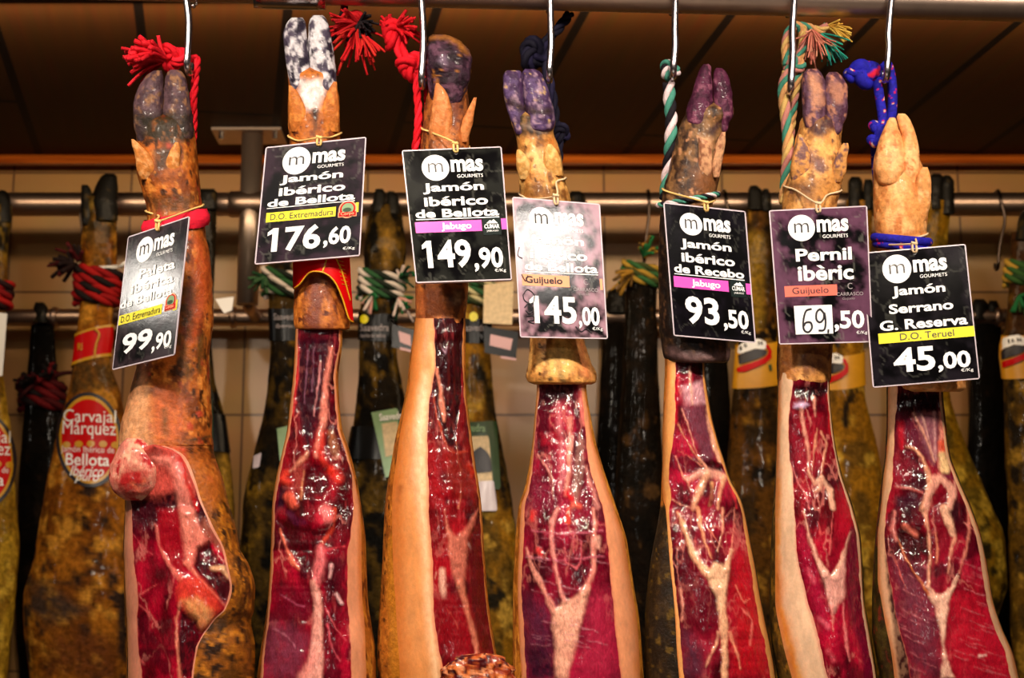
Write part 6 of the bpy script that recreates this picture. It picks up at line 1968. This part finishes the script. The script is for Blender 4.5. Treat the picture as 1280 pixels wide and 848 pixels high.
band_on(f3, 'black_strip', 'black', o, 386, 426, 1.5)
mb = MB()
text_on(f3, mb, 'Saavedra', (342, 392, 374, 400), out=.004, bold=.0)
text_on(f3, mb, 'iberico', (345, 405, 372, 410), out=.004, bold=.0)
mb.build('lettering', M['grey'], o, smooth=False)
o = thing('paper_label', 'green label edge and white card on the dark ham left of the red ham', 'label', f3.surf(np.array(335), np.array(590), .002))
sheet('green_paper', [(346, 536), (362, 532), (362, 580), (350, 578)], f3, .003, 'palegreen', o, 10)
sheet('white_paper', [(317, 570), (327, 566), (324, 584), (316, 586)], f3, .004, 'laminate', o, 8)

h4, f4 = back_ham('dark olive whole ham between the dark red ham and the broad fat sided ham', [(255, 463, 500), (277, 459, 504), (317, 455, 507), (352, 456, 501), (390, 450, 496), (436, 449, 496), (499, 446, 507), (536, 440, 515), (600, 432, 525), (700, 425, 531), (800, 428, 528), (900, 435, 520)], 478,
                  base=(74, 54, 16), others=DK, seed=205, layers=[('l', [(485, 290), (483, 330)], [12, 12], (140, 104, 36), 7)],
                  toe_rows=[[(236, 470, 478), (243, 467, 482), (265, 464, 483)], [(239, 485, 492), (246, 483, 498), (268, 482, 500)]])
wrap_rope('green, white and pink cord on the dark olive ham beside the 149,90 tag', f4, BACK_D, 342, 374, 3, mm(6, 3.63), [(46, 92, 56), (226, 214, 206), (30, 40, 30)], extra=4,
          tuft=[(500, 345, (.6, -.4, .4), 12), (465, 366, (-.2, -.4, -.8), 14), (498, 372, (.4, -.4, -.5), 14)], tuft_cols=[(30, 110, 60), (226, 206, 200), (220, 160, 150), (24, 60, 40)], seed=9, long=22)
o = thing('paper_band', 'black neck label with a yellow dot on the dark olive ham', 'label band', f4.ring(np.array([np.pi / 2]), np.array([425]), 2)[0])
band_on(f4, 'black_strip', 'black', o, 390, 424, 2.0, sag=3)
mb = MB()
text_on(f4, mb, 'Saavedra', (450, 405, 486, 414), out=.005, bold=.0)
text_on(f4, mb, 'iberico de bellota', (450, 417, 482, 422), out=.005, bold=.0)
mb.build('lettering', M['grey'], o, smooth=False)
disc_on(f4, 'yellow_dot', 'yellow', o, 455, 399, 5.5, 5.5, 0, .006, n=20, nr=4)
band_on(f4, 'black_strip', 'black', o, 533, 574, 2.0)
o = thing('paper_label', 'green label with a picture panel on the dark olive ham', 'label', f4.surf(np.array(480), np.array(600), .002))
sheet('green_paper', [(464, 516), (498, 510), (500, 590), (482, 598), (474, 560)], f4, .006, 'palegreen', o, 14)
sheet('picture_panel', [(477, 530), (497, 527), (499, 566), (482, 572)], f4, .0075, 'paper', o, 10)
mb = MB()
text_on(f4, mb, 'Saavedra', (474, 516, 506, 525), rot=-.1, out=.009, bold=.02)
mb.build('lettering', M['white'], o, smooth=False)

h5, f5 = back_ham('olive yellow whole ham between the fat sided ham and the purple toed ham', [(240, 584, 612), (260, 580, 615), (340, 578, 613), (424, 575, 613), (500, 572, 618), (560, 566, 628), (640, 558, 642), (720, 553, 648), (800, 556, 648), (900, 565, 640)], 600,
                  base=(138, 94, 20), others=[((92, 66, 20), .5, .1, 1), ((180, 140, 54), .62, .07, 1.3), ((30, 24, 14), .60, .05, 1.4)], seed=206, layers=[('p', [(606, 480), (625, 500), (650, 640), (628, 640), (612, 560)], 0, (26, 20, 12), 8)])
o = thing('paper_band', 'black neck label on the olive yellow ham behind the fat sided ham', 'label band', f5.ring(np.array([np.pi / 2]), np.array([425]), 2)[0])
band_on(f5, 'black_strip', 'black', o, 396, 426, 2.0, sag=3)
mb = MB()
text_on(f5, mb, 'Saavedra', (578, 405, 610, 414), out=.005, bold=.0)
mb.build('lettering', M['grey'], o, smooth=False)
disc_on(f5, 'yellow_dot', 'yellow', o, 592, 396, 5.5, 6, 0, .006, n=20, nr=4)
o = thing('paper_label', 'dark green label with a landscape picture right of the fat sided ham', 'label', f5.surf(np.array(600), np.array(640), .002))
sheet('green_paper', [(584, 528), (621, 526), (626, 612), (594, 612)], f5, .006, 'green', o, 16)
sheet('picture_panel', [(589, 546), (611, 545), (616, 605), (594, 606)], f5, .0075, 'paper', o, 12)
sheet('landscape', [(590, 566), (600, 558), (608, 564), (613, 572), (615, 590), (592, 592)], f5, .009, 'ink', o, 10)
sheet('white_paper', [(595, 602), (617, 601), (622, 639), (600, 639)], f5, .009, 'laminate', o, 10)
mb = MB()
text_on(f5, mb, 'Saavedra', (572, 530, 607, 540), rot=.03, out=.009, bold=.02)
mb.build('lettering', M['palegreen'], o, smooth=False)
wrap_rope('green and white cord on the olive yellow ham behind the 149,90 tag', f5, BACK_D, 350, 384, 3, mm(5.5, 3.63), [(46, 92, 56), (206, 196, 150), (60, 70, 40)], extra=4)


def flat_card(label, corners, d, mat, cat='card', th=.0015, edge=None):
    Q = [P(c[0], c[1], d) for c in corners]
    Q2 = [q + np.array([0, th, 0]) for q in Q]
    o = thing('hanging_card', label, cat, (Q[2] + Q[3]) / 2, 'small cards between the back hams')
    build('card', Q + Q2, [(0, 1, 2, 3), (7, 6, 5, 4), (0, 4, 5, 1), (1, 5, 6, 2), (2, 6, 7, 3), (3, 7, 4, 0)], M[mat], o, smooth=False)
    if edge:
        c = sum(Q) / 4
        e = [c + (q - c) * 1.0 for q in Q]
        e2 = [c + (q - c) * 1.0 + np.array([0, 0, -.008]) for q in Q]
        build('dark_edge', [e[3], e[2], e2[2], e2[3]], [(0, 1, 2, 3)], M['ink'], o, smooth=False)
    return o


flat_card('mottled cream card between the 149,90 and 145,00 tags', [(605, 356), (642, 352), (640, 406), (604, 404)], BACK_D - .075, 'paper')
M['pinkcard'] = plain_mat('pink_grey_print', (206, 160, 164), rough=0.4)
for lb, blk, pan, edg, dd in (('black card with a pink panel left of the 145,00 tag', [(604, 408), (648, 415), (645, 449), (606, 441)], [(613, 418), (641, 424), (638, 438), (612, 432)], [(626, 445), (645, 448), (645, 451), (626, 448)], BACK_D - .078),
                              ('black card with a pink panel left of the fat sided ham', [(490, 405), (524, 414), (522, 441), (490, 434)], [(498, 414), (513, 419), (514, 433), (500, 428)], [(500, 434), (520, 439), (520, 442), (500, 437)], BACK_D - .075)):
    o = thing('hanging_card', lb, 'card', P(blk[3][0], blk[3][1], dd), 'small cards between the back hams')
    Q = [P(a, b, dd) for a, b in blk]
    build('card', Q + [q + np.array([0, .0015, 0]) for q in Q], [(0, 1, 2, 3), (7, 6, 5, 4), (0, 4, 5, 1), (1, 5, 6, 2), (2, 6, 7, 3), (3, 7, 4, 0)], M['black'], o, smooth=False)
    build('pink_panel', [P(a, b, dd - .0006) for a, b in pan], [(0, 1, 2, 3)], M['pinkcard'], o, smooth=False)
    build('pale_edge', [P(a, b, dd - .0008) for a, b in edg], [(0, 1, 2, 3)], M['pinkcard'], o, smooth=False)
flat_card('small white price card right of the brown shoulder ham', [(269, 374), (292, 371), (290, 388), (280, 392), (268, 386)][:4], BACK_D - .03, 'white')

h6, f6 = back_ham('dark whole ham behind the 145,00 tag, only its toe showing', [(252, 706, 734), (330, 704, 733), (424, 700, 730), (480, 692, 726), (560, 680, 724), (700, 662, 722), (900, 670, 715)], 700, base=(60, 46, 18), others=DK, seed=207, toe_rows=[[(239, 714, 725), (244, 711, 731), (262, 710, 733)]])
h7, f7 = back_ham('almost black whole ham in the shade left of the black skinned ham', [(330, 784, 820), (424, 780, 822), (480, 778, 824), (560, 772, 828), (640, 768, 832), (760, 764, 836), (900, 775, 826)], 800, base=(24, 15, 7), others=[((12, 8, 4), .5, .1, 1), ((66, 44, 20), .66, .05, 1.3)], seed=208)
wrap_rope('green and yellow cord on the shaded ham left of the 93,50 tag', f7, BACK_D, 332, 356, 3, mm(6, 3.63), [(50, 100, 54), (176, 140, 50), (60, 70, 30)], extra=3,
          tuft=[(806, 318, (.2, -.3, 1), 16), (792, 336, (-1, -.3, -.4), 16)], tuft_cols=[(34, 110, 60), (176, 130, 44), (110, 80, 34)], seed=10, long=26)
h8, f8 = back_ham('brown glossy whole ham right of the black skinned ham, with a gold picture band', [(262, 934, 962), (300, 932, 966), (360, 928, 970), (424, 922, 974), (484, 917, 978), (560, 910, 988), (640, 904, 997), (740, 901, 1000), (900, 910, 990)], 950,
                  base=(88, 54, 14), others=[((50, 34, 14), .5, .1, 1), ((150, 106, 34), .62, .06, 1.3), ((20, 14, 8), .60, .05, 1.5)], seed=209, layers=[('l', [(944, 300), (942, 400)], [20, 24], (140, 108, 30), 8)],
                  toe_rows=[[(232, 938, 946), (238, 935, 952), (262, 934, 956)], [(236, 954, 960), (246, 950, 964), (264, 950, 965)]])
h9, f9 = back_ham('yellow brown glossy whole ham between the 69,50 and 45,00 hams', [(250, 1058, 1092), (320, 1056, 1088), (400, 1048, 1080), (440, 1040, 1079), (491, 1034, 1081), (540, 1026, 1092), (586, 1018, 1102), (640, 1010, 1109), (740, 1006, 1112), (900, 1015, 1105)], 1062,
                  base=(146, 98, 18), others=[((104, 72, 20), .5, .1, 1), ((184, 144, 50), .60, .07, 1.3), ((40, 28, 14), .64, .05, 1.4)], seed=210,
                  toe_rows=[[(221, 1064, 1074), (228, 1060, 1078), (262, 1060, 1078)], [(224, 1081, 1089), (232, 1079, 1092), (262, 1078, 1092)]])
h10, f10 = back_ham('olive yellow whole ham right of the 45,00 ham', [(250, 1152, 1190), (300, 1148, 1185), (400, 1142, 1182), (480, 1142, 1186), (524, 1138, 1195), (564, 1132, 1211), (604, 1126, 1228), (636, 1122, 1242), (678, 1117, 1257), (731, 1116, 1258), (763, 1120, 1249), (848, 1130, 1226), (900, 1140, 1210)], 1185,
                    base=(130, 92, 14), others=[((96, 74, 18), .5, .1, 1), ((176, 140, 44), .62, .07, 1.3), ((40, 32, 12), .64, .05, 1.4)], seed=211,
                    toe_rows=[[(217, 1166, 1175), (223, 1161, 1180), (262, 1160, 1180)], [(219, 1180, 1187), (228, 1177, 1193), (268, 1176, 1193)]])
h11, f11 = back_ham('olive brown whole ham cut off by the right edge of the picture', [(290, 1264, 1320), (340, 1262, 1318), (400, 1257, 1316), (440, 1250, 1316), (479, 1254, 1320), (560, 1256, 1330), (640, 1260, 1345), (740, 1262, 1355), (900, 1272, 1345)], 1295,
                    base=(96, 66, 14), others=[((70, 50, 16), .5, .1, 1), ((150, 112, 36), .62, .07, 1.3), ((30, 22, 12), .62, .05, 1.4)], seed=212, layers=[('p', [(1255, 280), (1330, 280), (1330, 420), (1255, 420)], 0, (60, 34, 16), 12)],
                    toe_rows=[[(262, 1280, 1300), (270, 1274, 1308), (300, 1268, 1314)]])
wrap_rope('green and yellow cord wound round the ham at the right edge', f11, BACK_D, 332, 358, 3, mm(6.5, 3.63), [(56, 96, 44), (190, 150, 56), (40, 70, 36)], extra=3, tuft=[(1276, 370, (.2, -.3, -1), 14)], tuft_cols=[(30, 110, 60), (60, 90, 44)], seed=12, long=18)
M['bandgold'] = plain_mat('gold_paper_band', (214, 150, 24), rough=0.35, noise=0.15, nscale=60)
RED_ARC = [(60, 520), (70, 570), (180, 565), (350, 500), (480, 440), (560, 370), (560, 260), (510, 170), (470, 190), (520, 270), (500, 330), (430, 380), (300, 430), (130, 480)]
WHITE_ARCH = [(75, 290), (90, 200), (160, 150), (260, 115), (380, 95), (480, 140), (490, 210), (460, 250), (330, 235), (200, 280), (110, 310)]
DARK_PIC = [(80, 330), (200, 280), (330, 240), (460, 250), (505, 270), (490, 320), (380, 370), (200, 430), (100, 460)]
GREEN_M = [(510, 470), (555, 450), (570, 540), (540, 560)]
for lf, (y0, y1), (dx, dy), letters, lb in (
        (f8, (428, 482), (0, 0), (('I', 107, 205, 140, 255), ('S', 165, 165, 210, 215), ('N', 370, 130, 430, 185)), 'gold band with dark picture on the brown ham beside the 93,50 tag'),
        (f9, (442, 484), (96, 18), (('N', 370, 130, 430, 185),), 'gold band with a red arc on the ham left of the 45,00 tag'),
        (f11, (416, 470), (324, -5), (('I', 235, 160, 260, 215), ('A', 275, 150, 330, 205), ('N', 365, 140, 425, 195)), 'gold band with a dark picture at the right edge of the picture')):
    o = thing('paper_band', lb, 'label band', lf.ring(np.array([np.pi / 2]), np.array([y1]), 2)[0], 'gold picture bands on the back hams')
    band_on(lf, 'gold_strip', 'bandgold', o, y0, y1, 2.0, slope=-3, sag=3)
    cv = lambda q: [(915 + dx + a / 11.3, 415 + dy + b / 11.3) for a, b in q]
    lim = lambda q: [(min(max(a, lf.lr(b)[0] + 1), lf.lr(b)[1] - 1), b) for a, b in cv(q)]
    vis = {0: [WHITE_ARCH, DARK_PIC, RED_ARC, GREEN_M], 96: [WHITE_ARCH, DARK_PIC, RED_ARC], 324: [WHITE_ARCH, DARK_PIC, RED_ARC, GREEN_M]}[dx]
    for nm, q, mt, out in (('white_arch', WHITE_ARCH, 'white', .0055), ('dark_picture', DARK_PIC, 'ink', .0065), ('red_arc', RED_ARC, 'red', .006), ('green_mark', GREEN_M, 'green', .006)):
        if q in vis:
            sheet(nm, lim(q) if dx != 96 else cv(q), lf, out, mt, o, 16)
    for s, a, b, c, e in letters:
        mb = MB()
        (xa, ya), (xb, yb) = cv([(a, b), (c, e)])
        text_on(lf, mb, s, (xa, ya, xb, yb), rot=-.15, out=.0075, bold=.03)
        mb.build('lettering', M['ink'], o, smooth=False)

# hams on the low rail, close to the tiles
GL = 'dark hams on the low rail'
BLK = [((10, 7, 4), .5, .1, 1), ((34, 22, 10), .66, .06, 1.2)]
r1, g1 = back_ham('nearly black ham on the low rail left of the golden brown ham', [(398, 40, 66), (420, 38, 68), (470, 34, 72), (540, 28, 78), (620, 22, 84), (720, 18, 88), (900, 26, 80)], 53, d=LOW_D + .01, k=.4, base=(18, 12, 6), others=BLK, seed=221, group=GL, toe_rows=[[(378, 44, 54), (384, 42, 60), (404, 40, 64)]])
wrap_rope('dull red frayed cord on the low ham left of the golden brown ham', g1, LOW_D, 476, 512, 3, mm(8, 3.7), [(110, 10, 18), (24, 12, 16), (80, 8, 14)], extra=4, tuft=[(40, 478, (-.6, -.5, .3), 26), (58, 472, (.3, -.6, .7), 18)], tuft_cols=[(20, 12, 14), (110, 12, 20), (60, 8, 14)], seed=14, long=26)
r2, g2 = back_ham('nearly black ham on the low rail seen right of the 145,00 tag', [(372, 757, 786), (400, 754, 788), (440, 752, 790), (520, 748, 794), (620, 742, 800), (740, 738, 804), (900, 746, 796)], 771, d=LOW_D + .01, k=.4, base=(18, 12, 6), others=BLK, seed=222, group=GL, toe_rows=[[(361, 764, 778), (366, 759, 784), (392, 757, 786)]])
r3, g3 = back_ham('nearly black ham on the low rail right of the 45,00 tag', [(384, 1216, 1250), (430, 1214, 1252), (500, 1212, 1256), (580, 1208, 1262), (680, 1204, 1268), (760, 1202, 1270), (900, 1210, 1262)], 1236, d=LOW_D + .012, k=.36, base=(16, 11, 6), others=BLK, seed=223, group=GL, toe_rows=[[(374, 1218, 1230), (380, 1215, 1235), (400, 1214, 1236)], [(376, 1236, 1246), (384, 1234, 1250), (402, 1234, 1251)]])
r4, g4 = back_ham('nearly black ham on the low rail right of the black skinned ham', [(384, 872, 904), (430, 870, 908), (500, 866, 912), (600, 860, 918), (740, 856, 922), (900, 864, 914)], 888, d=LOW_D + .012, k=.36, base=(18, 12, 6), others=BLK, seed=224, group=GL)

HB = 'steel hooks on the back rail'
cB = np.array([0, RAIL_D, bz])
for px, pts, lb in ((813, [(811, 270), (808, 296), (806, 318)], 'dark steel hook on the back rail left of the 93,50 tag'), (910, [(910, 262), (909, 280), (908, 296)], 'dark steel hook on the back rail beside the black skinned ham'),
                    (1257, [(1256, 275), (1250, 305), (1248, 328)], 'long steel hook on the back rail at the right edge'), (101, [(101, 268), (102, 280), (103, 292)], 'dark steel hook over the back rail beside the golden brown ham')):
    s_hook(px, pts, RAIL_D, [P(px, 255, BACK_D)[0], RAIL_D, bz], B_R, .0035, lb, mat='dark_hook', gname=HB)
